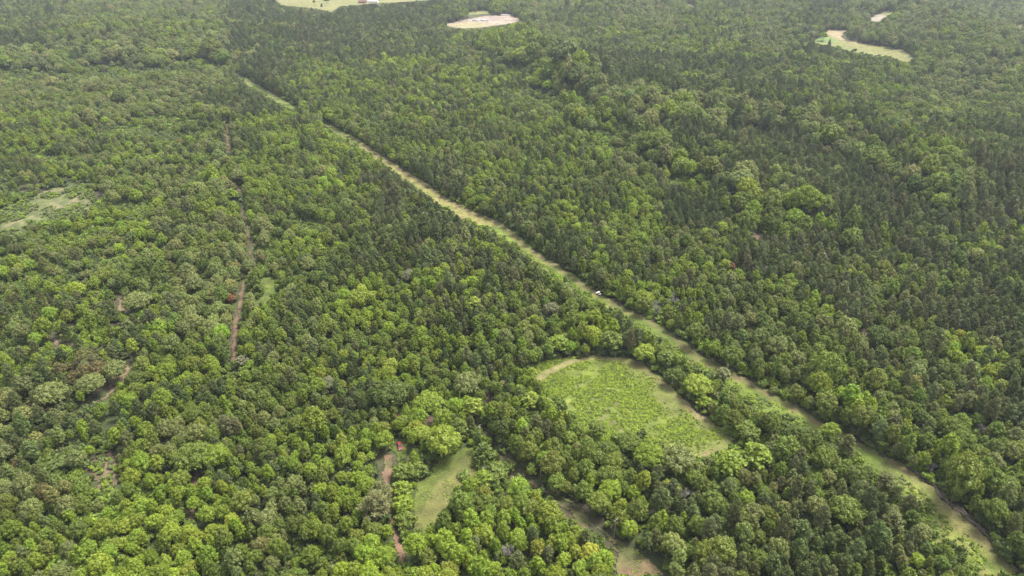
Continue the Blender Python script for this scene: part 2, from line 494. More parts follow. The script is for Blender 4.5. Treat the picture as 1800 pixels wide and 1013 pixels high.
POLYS['track'] = [ribbon(p) for p in (
    [(398,205,4),(399,225,5),(400,250,6),(403,275,4)],
    [(416,318,3),(424,350,4),(428,372,5),(434,400,5),(438,430,5),(442,455,6),(443,466,4)],
    [(428,478,4),(426,500,5),(423,522,5),(418,545,6)],
    [(416,545,6),(412,575,5),(410,600,5),(409,640,5),(408,676,3)])]
# clear map in photo space (half resolution), used to keep trees out of the openings
MW, MH = 900, 560
gy, gx = np.mgrid[0:MH, 0:MW]
gx = gx * 2.0; gy = gy * 2.0 - 60
CLEAR = np.zeros((MH, MW), np.float32)
for k, pl in POLYS.items():
    for p in pl:
        xs = [q[0] for q in p]; ys = [q[1] for q in p]
        m = inpoly(gx, gy, p)
        CLEAR[m] = np.maximum(CLEAR[m], 2.0 if k in ('track', 'lane', 'cut', 'soil') else 1.0)
SPARSE = [([(0,330),(110,310),(180,320),(190,380),(120,400),(60,410),(0,425)], .55), ([(90,700),(150,600),(210,560),(240,620),(235,700),(210,780),(210,870),(140,880),(120,800)], .45), ([(0,300),(60,290),(70,330),(0,345)], .3),([(80,500),(240,480),(240,600),(90,620)], .25)]
SPM = np.zeros((MH, MW), np.float32)
for p, v in SPARSE: SPM[inpoly(gx, gy, p)] = v
def rast(A, px, py):
    i = np.clip(((py + 60) / 2).astype(int), 0, MH - 1); j = np.clip((px / 2).astype(int), 0, MW - 1)
    out = A[i, j]
    return np.where((px < 0) | (px >= 1800) | (py < -60) | (py >= 1058), 0, out)

GRID = [  # 100 px cells, rows from y=0
 "pgggPPPpmgmgmgpggg",
 "ggggPmmyygPPppmmgg",
 "mfffbbbmmmmgPPppmp",
 "fffgbbmPmmmbPPPPPP",
 "fffgfbmpmpbBmmPmPm",
 "ofpgmBBbmmmmBbpbPP",
 "fombmmbmbbbmbmmbpP",
 "oombbbmbbbbbBmpmbb",
 "ofBBBBmbbbbbmppmbb",
 "BfbBBBBbbbBmPPmBfb"]
CODE = {  # kinds with weights, size factor, tint weights
 'P': (dict(pine=76, cedar=4, tall=10, round=10), .84, 'P'),
 'p': (dict(pine=46, cedar=7, tall=23, round=24), .76, 'p'),
 'm': (dict(pine=17, cedar=4, tall=36, round=30, spire=7, scrub=6), .70, 'm'),
 'b': (dict(pine=8, cedar=3, tall=38, round=42, wide=3, scrub=6), .72, 'b'),
 'B': (dict(pine=3, cedar=2, tall=52, round=33, scrub=10), .68, 'B'),
 'g': (dict(pine=5, cedar=1, tall=26, round=66, wide=2), .78, 'g'),
 'y': (dict(pine=12, cedar=10, tall=6, round=14, spire=30, scrub=28), .80, 'y'),
 'f': (dict(pine=2, cedar=4, tall=4, round=14, spire=6, scrub=70), .74, 'f'),
 'w': (dict(tall=48, round=46, wide=6), .74, 'w'),
 'o': (dict(cedar=30, scrub=44, pine=16, round=10), .80, 'o'),
}
TINT = dict(bright=(.190, .272, .026), lime=(.235, .315, .038), mid=(.140, .196, .030), deep=(.100, .146, .026), grey=(.180, .222, .074), sage=(.20, .23, .11),
            pine=(.142, .166, .064), pineb=(.166, .180, .084), pineg=(.118, .150, .050), cedar=(.108, .130, .040), rust=(.145, .13, .05), silver=(.185, .205, .13))
TCODE = {'P': dict(mid=40, grey=40, deep=20), 'p': dict(deep=15, grey=30, mid=45, bright=10), 'm': dict(deep=8, grey=14, mid=40, bright=34, lime=4), 'b': dict(deep=5, grey=10, mid=46, bright=36, lime=3),
         'B': dict(grey=12, mid=36, bright=48, lime=4), 'g': dict(deep=4, grey=56, mid=32, bright=8), 'y': dict(grey=10, mid=30, bright=48, lime=12),
         'w': dict(mid=60, bright=34, grey=6), 'f': dict(deep=3, mid=32, grey=40, bright=25), 'o': dict(rust=14, pine=24, grey=26, mid=26, bright=10)}

STRIPS = [ # lines of tall broadleaf trees (drainages and stand edges) in photo pixels
 ([(872,56),(962,126),(1060,205),(1180,265),(1270,310),(1340,370),(1400,425)], 22, 'w', 1.5),
 ([(1010,130),(1150,190),(1300,205),(1430,240),(1560,290),(1700,345)], 20, 'g', 1.5),
 ([(-30,112),(120,112),(250,102),(390,100)], 15, 'g', 1.55),
 ([(330,120),(380,200),(390,300),(425,420)], 13, 'g', 1.15),
 ([(850,75),(940,145),(1040,222),(1160,282),(1250,328),(1318,385),(1380,440)], 15, 'f', .62),
 ([(990,150),(1130,208),(1290,226),(1420,262),(1550,312),(1690,366)], 12, 'P', .60),
 ([(-30,134),(120,134),(250,124),(385,118)], 16, 'f', .6),
 ([(1060,510),(1200,585),(1400,700),(1560,790),(1700,860),(1830,960)], 20, 'b', 1.25),
]
def region(x, y, jx, jy):
    """forest type for ground points"""
    px, py, d = project(x + jx, y + jy, terrain(x, y) + 9)
    j = np.clip((px / 100).astype(int), 0, 17); i = np.clip((py / 100).astype(int), 0, 9)
    code = np.array([GRID[a][b] for a, b in zip(i, j)])
    size = np.array([CODE[c][1] for c in code])
    for pts, w, c, s in STRIPS:
        dd = distline(px, py, pts)
        m = dd < w
        code[m] = c; size[m] *= s
    return code, size

# ------------------------------------------------------------------ ground
def cover_colour(x, y):
    """what lies on the forest floor: litter, moss and grass in patches"""
    n = vnoise(x, y, 14, 21) * .6 + vnoise(x, y, 4, 22) * .4
    c1 = np.array([.060, .052, .030]); c2 = np.array([.055, .075, .022])
    t = sstep(.35, .65, n)[..., None]
    return c1 * (1 - t) + c2 * t

ys = np.concatenate([np.linspace(-6000, 0, 12)[:-1], np.arange(0, 2600, 7.0), np.linspace(2600, 9000, 18)])
xs = np.concatenate([np.linspace(-7000, -1800, 12)[:-1], np.arange(-1800, 1800.1, 12.0), np.linspace(1800, 7000, 12)[1:]])
GX, GY = np.meshgrid(xs, ys)
GZ = terrain(GX, GY)
nx, ny = len(xs), len(ys)
V = np.stack([GX, GY, GZ], -1).reshape(-1, 3)
idx = np.arange(nx * ny).reshape(ny, nx)
F = np.stack([idx[:-1, :-1], idx[:-1, 1:], idx[1:, 1:], idx[1:, :-1]], -1).reshape(-1, 4)
me = mesh_np("ground", V, F, [M_SOIL])
at = me.attributes.new("cover", 'FLOAT_COLOR', 'POINT')
cc = cover_colour(V[:, 0], V[:, 1])
at.data.foreach_set("color", np.concatenate([cc, np.ones((len(cc), 1))], 1).astype(np.float32).ravel())
me.polygons.foreach_set("use_smooth", np.ones(len(F), bool))
link(tag(bpy.data.objects.new("ground", me), kind="structure"))

def sheet(name, polys, colour, cell=None, back=14., lift=.35, mat=M_GRASS, fringe=1.6):
    """a ground cover sheet draped on the terrain inside the given photo outlines, drawn out towards the trees in front"""
    VV, FF, off = [], [], 0
    for p in polys:
        G = np.array([ground(*q)[:2] for q in p])
        x0, y0 = G.min(0) - 4; x1, y1 = G.max(0) + 4; y0 -= back
        dist = math.hypot((x0 + x1) / 2, (y0 + y1) / 2)
        c = cell or max(.7, dist / 520.)
        nxx = int((x1 - x0) / c) + 2; nyy = int((y1 - y0) / c) + 2
        X, Y = np.meshgrid(x0 + np.arange(nxx) * c, y0 + np.arange(nyy) * c)
        wx = X + (vnoise(X, Y, 5, 31) - .5) * fringe * 2 + (vnoise(X, Y, 1.7, 33) - .5) * fringe; wy = Y + (vnoise(X, Y, 5, 32) - .5) * fringe * 2 + (vnoise(X, Y, 1.7, 34) - .5) * fringe
        D = np.hypot(X, Y) + 1e-6
        m = np.zeros(X.shape, bool)
        for s in np.linspace(0, back, max(2, int(back / 2.5))):
            m |= inpoly(wx + X / D * s, wy + Y / D * s, G)
        cellm = m[:-1, :-1] & m[:-1, 1:] & m[1:, 1:] & m[1:, :-1]
        id_ = np.arange(X.size).reshape(X.shape)
        f = np.stack([id_[:-1, :-1][cellm], id_[:-1, 1:][cellm], id_[1:, 1:][cellm], id_[1:, :-1][cellm]], -1)
        used = np.unique(f); rm = np.zeros(X.size, int); rm[used] = np.arange(len(used))
        xx, yy = X.ravel()[used], Y.ravel()[used]
        VV.append(np.stack([xx, yy, terrain(xx, yy)], 1)); FF.append(rm[f] + off); off += len(used)
    V = np.concatenate(VV); F = np.concatenate(FF)
    V[:, 2] += lift
    me = mesh_np(name, V, F, [mat])
    n = len(me.vertices)
    col = colour(V[:, 0], V[:, 1])
    at = me.attributes.new("cover", 'FLOAT_COLOR', 'POINT')
    at.data.foreach_set("color", np.concatenate([col, np.ones((n, 1))], 1).astype(np.float32).ravel())
    me.polygons.foreach_set("use_smooth", np.ones(len(F), bool))
    o = bpy.data.objects.new(name, me); link(o); tag(o, kind="structure")
    return o, V

def mixc(a, b, t):
    t = np.clip(t, 0, 1)[..., None]
    return np.array(a) * (1 - t) + np.array(b) * t
GRN, GRD, STRAW, DIRT, PALE = (.150, .200, .028), (.105, .150, .022), (.27, .235, .085), (.18, .13, .075), (.26, .24, .10)

TRK = np.array([ground(x - 6, y + 3)[:2] for x, y in CORR_R])
STR = np.array([ground(x, y)[:2] for x, y in [(640,258),(700,300),(750,335),(800,365),(840,385)]])
BOT = np.array([ground(x, y)[:2] for x, y in [(1600,845),(1640,885),(1660,920)]])
def col_corr(x, y):
    n = vnoise(x, y, 9, 41); n2 = vnoise(x, y, 3, 42); n3 = vnoise(x, y, 30, 43)
    c = mixc(GRN, GRD, sstep(.3, .7, n))
    c = mixc_arr(c, STRAW, sstep(.45, .8, n2 * .5 + n3 * .5) * .6)
    c = mixc_arr(c, STRAW, sstep(24, 6, distline(x, y, STR)) * (.45 + .5 * n2))
    c = mixc_arr(c, PALE, sstep(14, 4, distline(x, y, BOT)) * .6 * n)
    c = mixc_arr(c, DIRT, sstep(3.0, .9, distline(x, y, TRK) + (n - .5) * 3) * (.2 + .75 * n2))
    c = c * .86
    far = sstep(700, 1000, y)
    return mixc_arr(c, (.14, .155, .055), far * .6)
def mixc_arr(c, b, t):
    t = np.clip(t, 0, 1)[..., None]
    return c * (1 - t) + np.array(b) * t
corr, corrV = sheet("grass_strip", POLYS['corridor'], col_corr, back=13)

FT1 = [ground(*q)[:2] for q in [(940,672),(965,655),(1000,638),(1040,629),(1090,632),(1130,645)]]
FT2 = [ground(*q)[:2] for q in [(1120,640),(1150,662),(1190,700),(1235,738),(1282,772),(1255,797),(1212,812),(1195,802)]]
FCEN = ground(1110, 705)[:2]
def col_field(x, y):
    n = vnoise(x, y, 10, 51); n2 = vnoise(x, y, 2.5, 52); n3 = vnoise(x, y, 26, 53)
    c = mixc((.135, .17, .024), (.11, .145, .022), n)
    c = mixc_arr(c, (.19, .175, .075), sstep(.55, .85, n2 * .55 + n3 * .45) * .6)
    c = mixc_arr(c, (.23, .20, .09), sstep(2.6, 1.2, distline(x, y, FT1) + (n2 - .5) * 1.5) * .7)
    d = distline(x, y, FT2) + (n - .5) * 6
    c = mixc_arr(c, (.155, .16, .05), sstep(16, 5, d) * .55)
    c = mixc_arr(c, (.19, .135, .08), sstep(2.8, .8, d) * (.25 + .7 * n2))
    return c
fieldo, fieldV = sheet("field", POLYS['field'], col_field, back=14)

ME1 = [ground(*q)[:2] for q in [(735,918),(760,890),(800,845),(832,822)]]
def col_meadow(x, y):
    n = vnoise(x, y, 8, 61); n2 = vnoise(x, y, 2.5, 62)
    c = mixc((.082, .118, .018), (.105, .130, .022), n)
    c = mixc_arr(c, (.155, .14, .048), sstep(9, 2, distline(x, y, ME1) + (n - .5) * 8) * (.4 + .5 * n2))
    return c
mead, meadV = sheet("meadow", POLYS['meadow'], col_meadow, back=10)
col_dirt = lambda x, y: mixc_arr(mixc((.25, .15, .10), (.16, .105, .065), vnoise(x, y, 4, 71)), (.10, .12, .035), sstep(.55, .8, vnoise(x, y, 6, 72)) * .6)
sheet("dirt_lane", POLYS['lane'], col_dirt, back=7, lift=.38, fringe=.7)
sheet("forest_track", POLYS['track'], lambda x, y: col_dirt(x, y) * .8, back=8, lift=.36, fringe=.8)
col_cut = lambda x, y: mixc_arr(mixc((.175, .105, .07), (.14, .10, .055), vnoise(x, y, 4, 73)), (.09, .12, .03), sstep(.5, .8, vnoise(x, y, 7, 74)) * .7)
sheet("cleared_strip", POLYS['cut'], col_cut, back=9, lift=.37)
def col_scrub(x, y):
    n = vnoise(x, y, 12, 81); n2 = vnoise(x, y, 4, 82)
    c = mixc((.10, .135, .036), (.135, .145, .052), n)
    return mixc_arr(c, (.27, .205, .13), sstep(.6, .85, n2) * .6)
scr, scrV = sheet("rough_grass", POLYS['scrubland'], lambda x, y: col_scrub(x, y) * .82, back=14, lift=.36, fringe=5)
col_soil = lambda x, y: mixc_arr(mixc((.22, .14, .10), (.17, .12, .08), vnoise(x, y, 5, 83)), (.14, .14, .06), sstep(.4, .75, vnoise(x, y, 3, 84)) * .6)
sheet("bare_soil", POLYS['soil'], col_soil, back=9, lift=.34)
YC = ground(825, 45)[:2]
def col_yard(x, y):
    n = vnoise(x, y, 22, 91); n2 = vnoise(x, y, 7, 92)
    c = mixc((.235, .185, .165), (.31, .265, .24), n2)
    c = mixc_arr(c, (.22, .17, .13), sstep(.5, .75, vnoise(x * .35, y, 9, 95)) * .7)
    c = mixc_arr(c, (.38, .27, .19), sstep(.55, .75, n) * .7)
    return mixc_arr(c, (.27,.24,.11), sstep(60, 20, np.hypot(x - YC[0], (y - YC[1]))) * .8)
yard, yardV = sheet("gravel_yard", POLYS['yard'], col_yard, back=6, lift=.4, cell=3, mat=M_GRASS)
RF = ground(1475, 58)[:2]; R2 = ground(1545, 34)[:2]; R4 = ground(1440, 70)[:2]
def col_far(x, y):
    n = vnoise(x, y, 30, 93)
    c = mixc((.15, .165, .052), (.205, .19, .07), n)
    c = mixc_arr(c, (.14, .21, .06), sstep(40, 15, np.hypot(x - R4[0], y - R4[1])))
    c = mixc_arr(c, (.30, .235, .14), sstep(34, 18, np.hypot(x - RF[0], (y - RF[1]) * .3)))
    return mixc_arr(c, (.30,.26,.21), sstep(28, 18, np.hypot(x - R2[0], (y - R2[1]) * .3)))
sheet("far_field", POLYS['far_field'], col_far, back=10, lift=.5, cell=4)

# ------------------------------------------------------------------ trees: where they stand
SPECIAL = [ # photo pixel of crown centre, proto kind, height, radius, tint, label
 (742,762,'round',11,4.6,'lime',"bright green tree left of the biggest crown over the farmhouse roof"),
 (778,772,'wide',17,8.0,'lime',"biggest bright green spreading tree, hiding the farmhouse beside the farm clearing"),
 (806,752,'tall',15,4.6,'mid',"tall green tree behind the farm clearing, beside the spreading farmhouse tree"),
 (674,772,'round',11,4.4,'bright',"neat round green tree just left of the red car"),
 (831,714,'tall',14,5.2,'lime',"lime green tree standing out of the dark forest behind the utility pole"),
 (753,706,'wide',12,6.6,'bright',"rich green tree with broad domed crown behind the farmhouse"),
 (688,690,'wide',18,8.4,'deep',"huge dark green domed tree behind the farmhouse, its crown highest there"),
 (821,672,'wide',15,6.6,'grey',"broad grey green tree above the lime green tree"),
 (851,792,'cedar',11,5.2,'deep',"bushy dark green tree at the foot of the utility pole"),
 (876,824,'scrub',7,5.0,'mid',"low green tree between the farm clearing and the cleared strip"),
 (850,838,'scrub',7,4.4,'bright',"low bright tree at the east edge of the farm clearing"),
 (706,826,'scrub',8,4.8,'mid',"leafy low tree below the red car, beside the dirt lane"),
 (728,822,'scrub',8,5.4,'mid',"wide low tree between the red car and the farm clearing"),
 (706,856,'scrub',8,4.8,'bright',"low green tree beside the middle of the dirt lane"),
 (708,885,'scrub',8,5.0,'bright',"bushy green tree at the west edge of the farm clearing"),
 (712,912,'scrub',7,4.6,'mid',"green bushy tree near the lower end of the farm clearing"),
 (660,888,'pine',16,5.0,'pineb',"brownish grey pine leaning over the dirt lane"),
 (668,868,'pine',15,4.2,'pineb',"greyish pine directly left of the dirt lane, above the leaning pine"),
 (833,532,'tall',12,4.6,'lime',"lime green round tree alone among darker forest trees at picture middle"),
 (1133,618,'round',11,5.8,'lime',"bright round tree at the north east corner of the weedy field"),
 (1170,628,'tall',12,4.6,'mid',"smooth mid green tree between the weedy field and the grass strip"),
 (981,602,'tall',12,5.2,'bright',"yellow green tree in the dark edge north of the weedy field"),
 (1075,598,'tall',14,6.0,'mid',"big green tree behind the north edge of the weedy field"),
 (932,702,'tall',11,5.0,'lime',"lime green tree at the west side of the weedy field"),
 (1186,660,'round',11,5.0,'deep',"dark rounded tree between the weedy field and the grass strip"),
 (1228,676,'wide',12,7.4,'lime',"large lime green tree between the weedy field and the grass strip"),
 (1253,690,'cedar',9,4.0,'cedar',"dark cedar behind the large lime green tree"),
 (1272,657,'tall',10,3.6,'sage',"thin pale tree standing on the grass strip edge"),
 (1240,705,'scrub',7,4.4,'bright',"small green tree at the field edge below the large lime tree"),
 (1316,757,'round',10,5.2,'mid',"round tree at the east corner of the weedy field"),
 (1143,800,'wide',14,7.4,'bright',"large vivid green tree below the weedy field"),
 (1190,806,'wide',15,7.2,'grey',"large grey green tree beside the vivid tree below the weedy field"),
 (1284,812,'tall',15,6.2,'bright',"left one of two big green trees below the field's south corner"),
 (1330,800,'tall',16,6.6,'bright',"right one of two big green trees below the field's south corner"),
 (1105,775,'wide',10,6.2,'mid',"broad low green tree leaning into the south edge of the weedy field"),
 (1050,752,'round',9,4.4,'mid',"mid green tree at the west corner of the weedy field"),
 (445,494,'cedar',16,6.4,'deep',"big dark conical tree beside the grassy nook on the forest track"),
 (404,524,'round',9,3.0,'red',"reddish brown tree beside the forest track"),
 (1286,468,'tall',9,2.7,'red',"red brown dying tree in the forest east of the grass strip"),
 (408,340,'tall',12,5.0,'bright',"bright tree at the west side of the forest track"),
 (560,428,'spire',12,3.5,'lime',"lime green spire shaped tree right of the forest track"),
 (718,484,'round',11,4.6,'silver',"silvery grey tree in the forest west of the grass strip"),
 (576,672,'round',8,4.0,'silver',"silvery leaved tree in the forest left of the farm"),
 (424,632,'scrub',7,3.6,'silver',"small silvery tree beside the lower forest track"),
 (968,542,'round',10,4.6,'silver',"silvery grey round tree north of the weedy field"),
 (158,673,'wide',13,6.2,'grey',"large round grey green tree beside the bare soil patch"),
 (200,648,'wide',13,6.0,'grey',"round grey green tree above the bare soil patch"),
 (88,690,'wide',14,7.0,'grey',"broad grey green tree left of the bare soil patch"),
 (88,815,'scrub',8,6.0,'deep',"dark green rounded tree near the left edge above the scrub"),
 (340,800,'wide',15,8.2,'mid',"broad crowned green tree in the forest left of the farm"),
 (376,800,'wide',14,6.4,'bright',"bright broad tree right of the broad crowned green tree"),
 (240,528,'wide',14,8.0,'grey',"large grey green tree above the small bare soil patch"),
 (1460,755,'round',10,4.2,'bright',"bright round tree among brown pines west of the grass strip"),
 (1490,895,'wide',13,7.4,'mid',"broad green tree among brown pines near the picture's lower right"),
 (1598,888,'pine',13,3.2,'pine',"thin pine leaning over the grass strip"),
 (1490,782,'pine',14,3.6,'pine',"loose crowned pine at the west edge of the grass strip"),
 (1556,848,'pine',12,3.6,'pine',"sparse pine on the west edge of the grass strip"),
 (1570,918,'pine',13,4.6,'pine',"olive pine beside the pale grass of the strip"),
 (1415,80,'wide',16,9,'bright',"bright tree at the near end of the far right field"),
 (1397,55,'round',18,9,'mid',"dark green rounded tree beside the far right field"),
 (1427,60,'wide',18,9,'sage',"pale green tree at the head of the far right field"),
 (1448,62,'round',16,8,'bright',"round green tree between the far field and its brown patch"),
 (1459,72,'cedar',10,3,'cedar',"small dark cedar alone in the far right field"),
 (552,3,'round',9,4,'deep',"small dark tree in the far left pasture"),
 (565,8,'cedar',8,3,'cedar',"tiny dark cedar in the far left pasture"),
 (574,0,'wide',12,8,'deep',"wide dark tree clump at the top of the far left pasture"),
]
TINT['red'] = (.24, .115, .07)
DEADS = [(1344,474,11,"pale bleached dead tree in the forest east of the grass strip"),(1153,540,11,"bare grey tree at the east edge of the grass strip"),(1183,522,10,"bare grey tree next to pines east of the grass strip"),
 (892,966,10,"bare dead tree with forked white limbs in the lower forest"),(1722,748,9,"bare grey tree among pines near the right edge"),(1262,466,8,"thin dead tree left of the red brown dying tree"),
 (1322,590,9,"bare twiggy tree in the middle of the right forest"),(1640,820,8,"bare grey tree at the east edge of the grass strip near the logs"),(822,418,9,"thin bleached tree west of the straw coloured strip"),
 (1205,868,8,"dead grey tree in the lower forest, below the grey green tree"),(600,300,8,"pale dead tree west of the upper grass strip"),(1140,900,8,"bleached dead tree beside the lower cleared strip")]

spec = []
for (px, py, k, H, Rr, t, lab) in SPECIAL:
    g = ground(px, py, H * .62)
    spec.append((g[0], g[1], k, H, Rr, t, lab))
for (px, py, H, lab) in DEADS:
    g = ground(px, py, H * .6)
    spec.append((g[0], g[1], 'dead', H, 2.8, None, lab))

# candidate points over the whole seen land and a margin beyond it
S0 = 3.5
cx = []
for yy in np.arange(95, 2500, S0):
    hw = .80 * math.hypot(yy, CAM_H) * .96 + 40
    n = int(2 * hw / S0)
    xs_ = (np.arange(n) - n / 2) * S0
    cx.append(np.stack([xs_, np.full(n, yy)], 1))
    if yy > 1300: pass
P = np.concatenate(cx)
P += R.uniform(-.5, .5, P.shape) * S0
# thin far away: bigger crowns dominate there
far = sstep(700, 1700, P[:, 1])
P = P[R.uniform(size=len(P)) > far * .35]
code, size = region(P[:, 0], P[:, 1], (vnoise(P[:, 0], P[:, 1], 40, 5) - .5) * 60 + R.normal(size=len(P)) * 6, (vnoise(P[:, 0], P[:, 1], 40, 6) - .5) * 70 + R.normal(size=len(P)) * 8)
kinds_all = list(BYKIND)
N = len(P)
u = R.uniform(size=N)
pi = np.zeros(N, int)
stand = vnoise(P[:, 0], P[:, 1], 22, 8)            # species clump together
u = np.clip(.55 * R.uniform(size=N) + .45 * np.clip((stand - .5) * 1.9 + .5, 0, 1), 0, .9999)
u = np.argsort(np.argsort(u)) / N
for c, (w, s, tc) in CODE.items():
    m = np.where(code == c)[0]
    ks = list(w); cum = np.cumsum([w[k] for k in ks]) / sum(w.values())
    uu = np.argsort(np.argsort(u[m])) / max(1, len(m))
    ki = np.searchsorted(cum, uu, side='right').clip(0, len(ks) - 1)
    for q, k in enumerate(ks):
        mm = m[ki == q]
        pi[mm] = np.array(BYKIND[k])[R.randint(0, len(BYKIND[k]), len(mm))]
PH_ = np.array([p[3] for p in PROTO]); PR_ = np.array([p[4] for p in PROTO]); PK = np.array([p[0] for p in PROTO])
big = 1 + .28 * (vnoise(P[:, 0], P[:, 1], 60, 9) - .5)
scl = size * big * R.lognormal(0, .17, N)
farb = 1 + .42 * sstep(450, 1300, P[:, 1])
scl *= farb
zs = scl * R.uniform(.88, 1.14, N) * (1.08 - .10 * sstep(400, 900, P[:, 1]))
Hh = PH_[pi] * zs; Rd = PR_[pi] * scl
gz = terrain(P[:, 0], P[:, 1])
bad = np.zeros(N, bool)
for fz, fx in ((.04, 0), (.3, 0), (.6, 0), (.8, 0), (.9, 0), (.6, .7), (.6, -.7), (.35, .5), (.35, -.5)):
    px, py, d = project(P[:, 0] + Rd * fx, P[:, 1], gz + Hh * fz)
    bad |= rast(CLEAR, px, py) > .5
for fz, fx in ((1., 0), (.8, .75), (.8, -.75), (.6, .95), (.6, -.95), (.45, .9), (.45, -.9)):
    px, py, d = project(P[:, 0] + Rd * fx, P[:, 1], gz + Hh * fz)
    bad |= rast(CLEAR, px, py) > 1.5
px, py, d = project(P[:, 0], P[:, 1], gz)
bad |= R.uniform(size=N) < rast(SPM, px, py)
order = np.where(~bad)[0]
order = order[np.argsort(-(Rd[order] + R.uniform(-1.2, 1.2, len(order))))]
cell = 7.0; grid = {}
acc = []
def near(x, y, r, k):
    i, j = int(x // cell), int(y // cell)
    for a in (-1, 0, 1):
        for b in (-1, 0, 1):
            for (qx, qy, qr) in grid.get((i + a, j + b), ()):
                if (qx - x) ** 2 + (qy - y) ** 2 < (k * (qr + r)) ** 2: return True
    return False
for (x, y, k, H, Rr, t, lab) in spec:
    grid.setdefault((int(x // cell), int(y // cell)), []).append((x, y, Rr * 1.05))
px_, py_ = P[:, 0].tolist(), P[:, 1].tolist(); rd_ = Rd.tolist()
for i in order.tolist():
    if not near(px_[i], py_[i], rd_[i], .59):
        grid.setdefault((int(px_[i] // cell), int(py_[i] // cell)), []).append((px_[i], py_[i], rd_[i])); acc.append(i)
acc = np.array(acc)
# keep the special crowns in view: drop trees that would stand in front of them
keep = np.ones(len(acc), bool)
tx, ty, td = project(P[acc, 0], P[acc, 1], gz[acc] + Hh[acc] * .9)
for (x, y, k, H, Rr, t, lab) in spec:
    sx, sy, sdp = project(x, y, float(terrain(x, y)) + H * .68)
    rp = Rr * FPX / sdp
    tr_ = Rd[acc] * FPX / td
    keep &= ~((td < sdp) & (np.hypot(tx - sx, ty - sy) < rp * .55 + tr_ * .6))
acc = acc[keep]
# small crowns fill what is left
P, pi, scl, zs, Hh, Rd, gz, code = P[acc], pi[acc], scl[acc], zs[acc], Hh[acc], Rd[acc], gz[acc], code[acc]
N = len(P)
kind = PK[pi]
def pick(names, w, n):
    w = np.array(w, float); w /= w.sum()
    return np.array([TINT[k] for k in names])[R.choice(len(names), n, p=w)]
def pick_patchy(names, w, x, y, seed, scale=26., mix=.62):
    """colour kinds drift over the ground in patches instead of tree by tree"""
    n = len(x)
    f = mix * (vnoise(x, y, scale, seed) + .5 * vnoise(x, y, scale * 2.7, seed + 1)) / 1.5 + (1 - mix) * .6 * R.uniform(size=n)
    f = np.argsort(np.argsort(f)) / max(1, n)
    cum = np.cumsum(np.array(w, float) / sum(w))
    return np.array([TINT[k] for k in names])[np.searchsorted(cum, f, side='right').clip(0, len(names) - 1)]
tint = np.zeros((N, 3))
st2 = vnoise(P[:, 0], P[:, 1], 30, 12)
for c in CODE:
    m = np.where(code == c)[0]
    tw = TCODE[c]
    tint[m] = pick_patchy(list(tw), list(tw.values()), P[m, 0], P[m, 1], 200)
m = np.where(kind == 'pine')[0]; tint[m] = pick_patchy(['pineg', 'pine', 'pineb'], [26, 48, 26], P[m, 0], P[m, 1], 210, 35.)
m = np.where(kind == 'cedar')[0]; tint[m] = pick(['cedar', 'pineg', 'rust', 'pine'], [46, 28, 10, 16], len(m))
m = np.where(kind == 'spire')[0]; tint[m] = pick(['bright', 'lime', 'mid'], [50, 35, 15], len(m))
tint *= np.exp(R.normal(size=(N, 1)) * .11) * (1 + .25 * (st2[:, None] - .5))
tint *= np.exp(R.normal(size=(N, 3)) * .045) * np.where(((kind == 'pine') | (kind == 'cedar'))[:, None], np.array([1.02, 1.06, .86]), np.array([1.10, 1.03, .82]))
rz = R.uniform(0, 6.283, N)

# ------------------------------------------------------------------ the largest trees as things of their own
px, py, d = project(P[:, 0], P[:, 1], gz + Hh * .7)
inview = (px > -5) & (px < 1805) & (py > -5) & (py < 1022)
show = Rd / d * np.sqrt(Hh / Rd)
isp = (kind == 'pine') | (kind == 'cedar')
def nearest(mask, n):
    c = np.where(mask & inview)[0]
    return c[np.argsort(-show[c])][:n]
n_spec_p = sum(1 for s in spec if s[2] in ('pine', 'cedar')); n_spec_b = sum(1 for s in spec if s[2] not in ('pine', 'cedar', 'dead'))
single_b = nearest(~isp, 300 - n_spec_b); single_p = nearest(isp, 300 - n_spec_p)
single = set(single_b.tolist()) | set(single_p.tolist())

def colour_word(t, pine_):
    r, g, b = t; s = g; ratio = g / max(r, 1e-3); bl = b / g
    if pine_:
        if ratio < 1.02: return "brownish"
        return "dark olive" if s < .07 else ("greyish olive" if s < .095 else "pale olive")
    if bl > .38: return "grey green"
    if s > .205: return "lime green"
    if s > .155: return "bright green"
    if s < .105: return "deep green"
    return "mid green"
LAND = [("the red car", ground(703, 790)[:2], 22), ("the farmhouse", ground(728, 756)[:2], 26), ("the utility pole", ground(843, 775)[:2], 22),
        ]
def line_of(pl, step=1): return [ground(*q)[:2] for q in pl[::step]]
LINES = [("the weedy field", line_of(POLYS['field'][0] + [POLYS['field'][0][0]]), 13), ("the farm clearing", line_of(POLYS['meadow'][0] + [POLYS['meadow'][0][0]]), 13),
         ("the dirt lane", line_of([(681,800),(682,850),(692,930),(710,985)]), 11), ("the long grass strip", line_of(CORR_R, 2), 16), ("the long grass strip", line_of(CORR_L, 2), 16),
         ("the lower cleared strip", line_of([(862,768),(900,815),(960,860),(1030,912),(1100,970),(1150,1013)]), 14), ("the forest track", line_of([(400,220),(418,340),(440,460),(424,540),(410,600),(408,670)]), 10),
         ("the bare soil patch", line_of([(134,716),(180,688),(226,650)]), 12)]
used_labels = set()
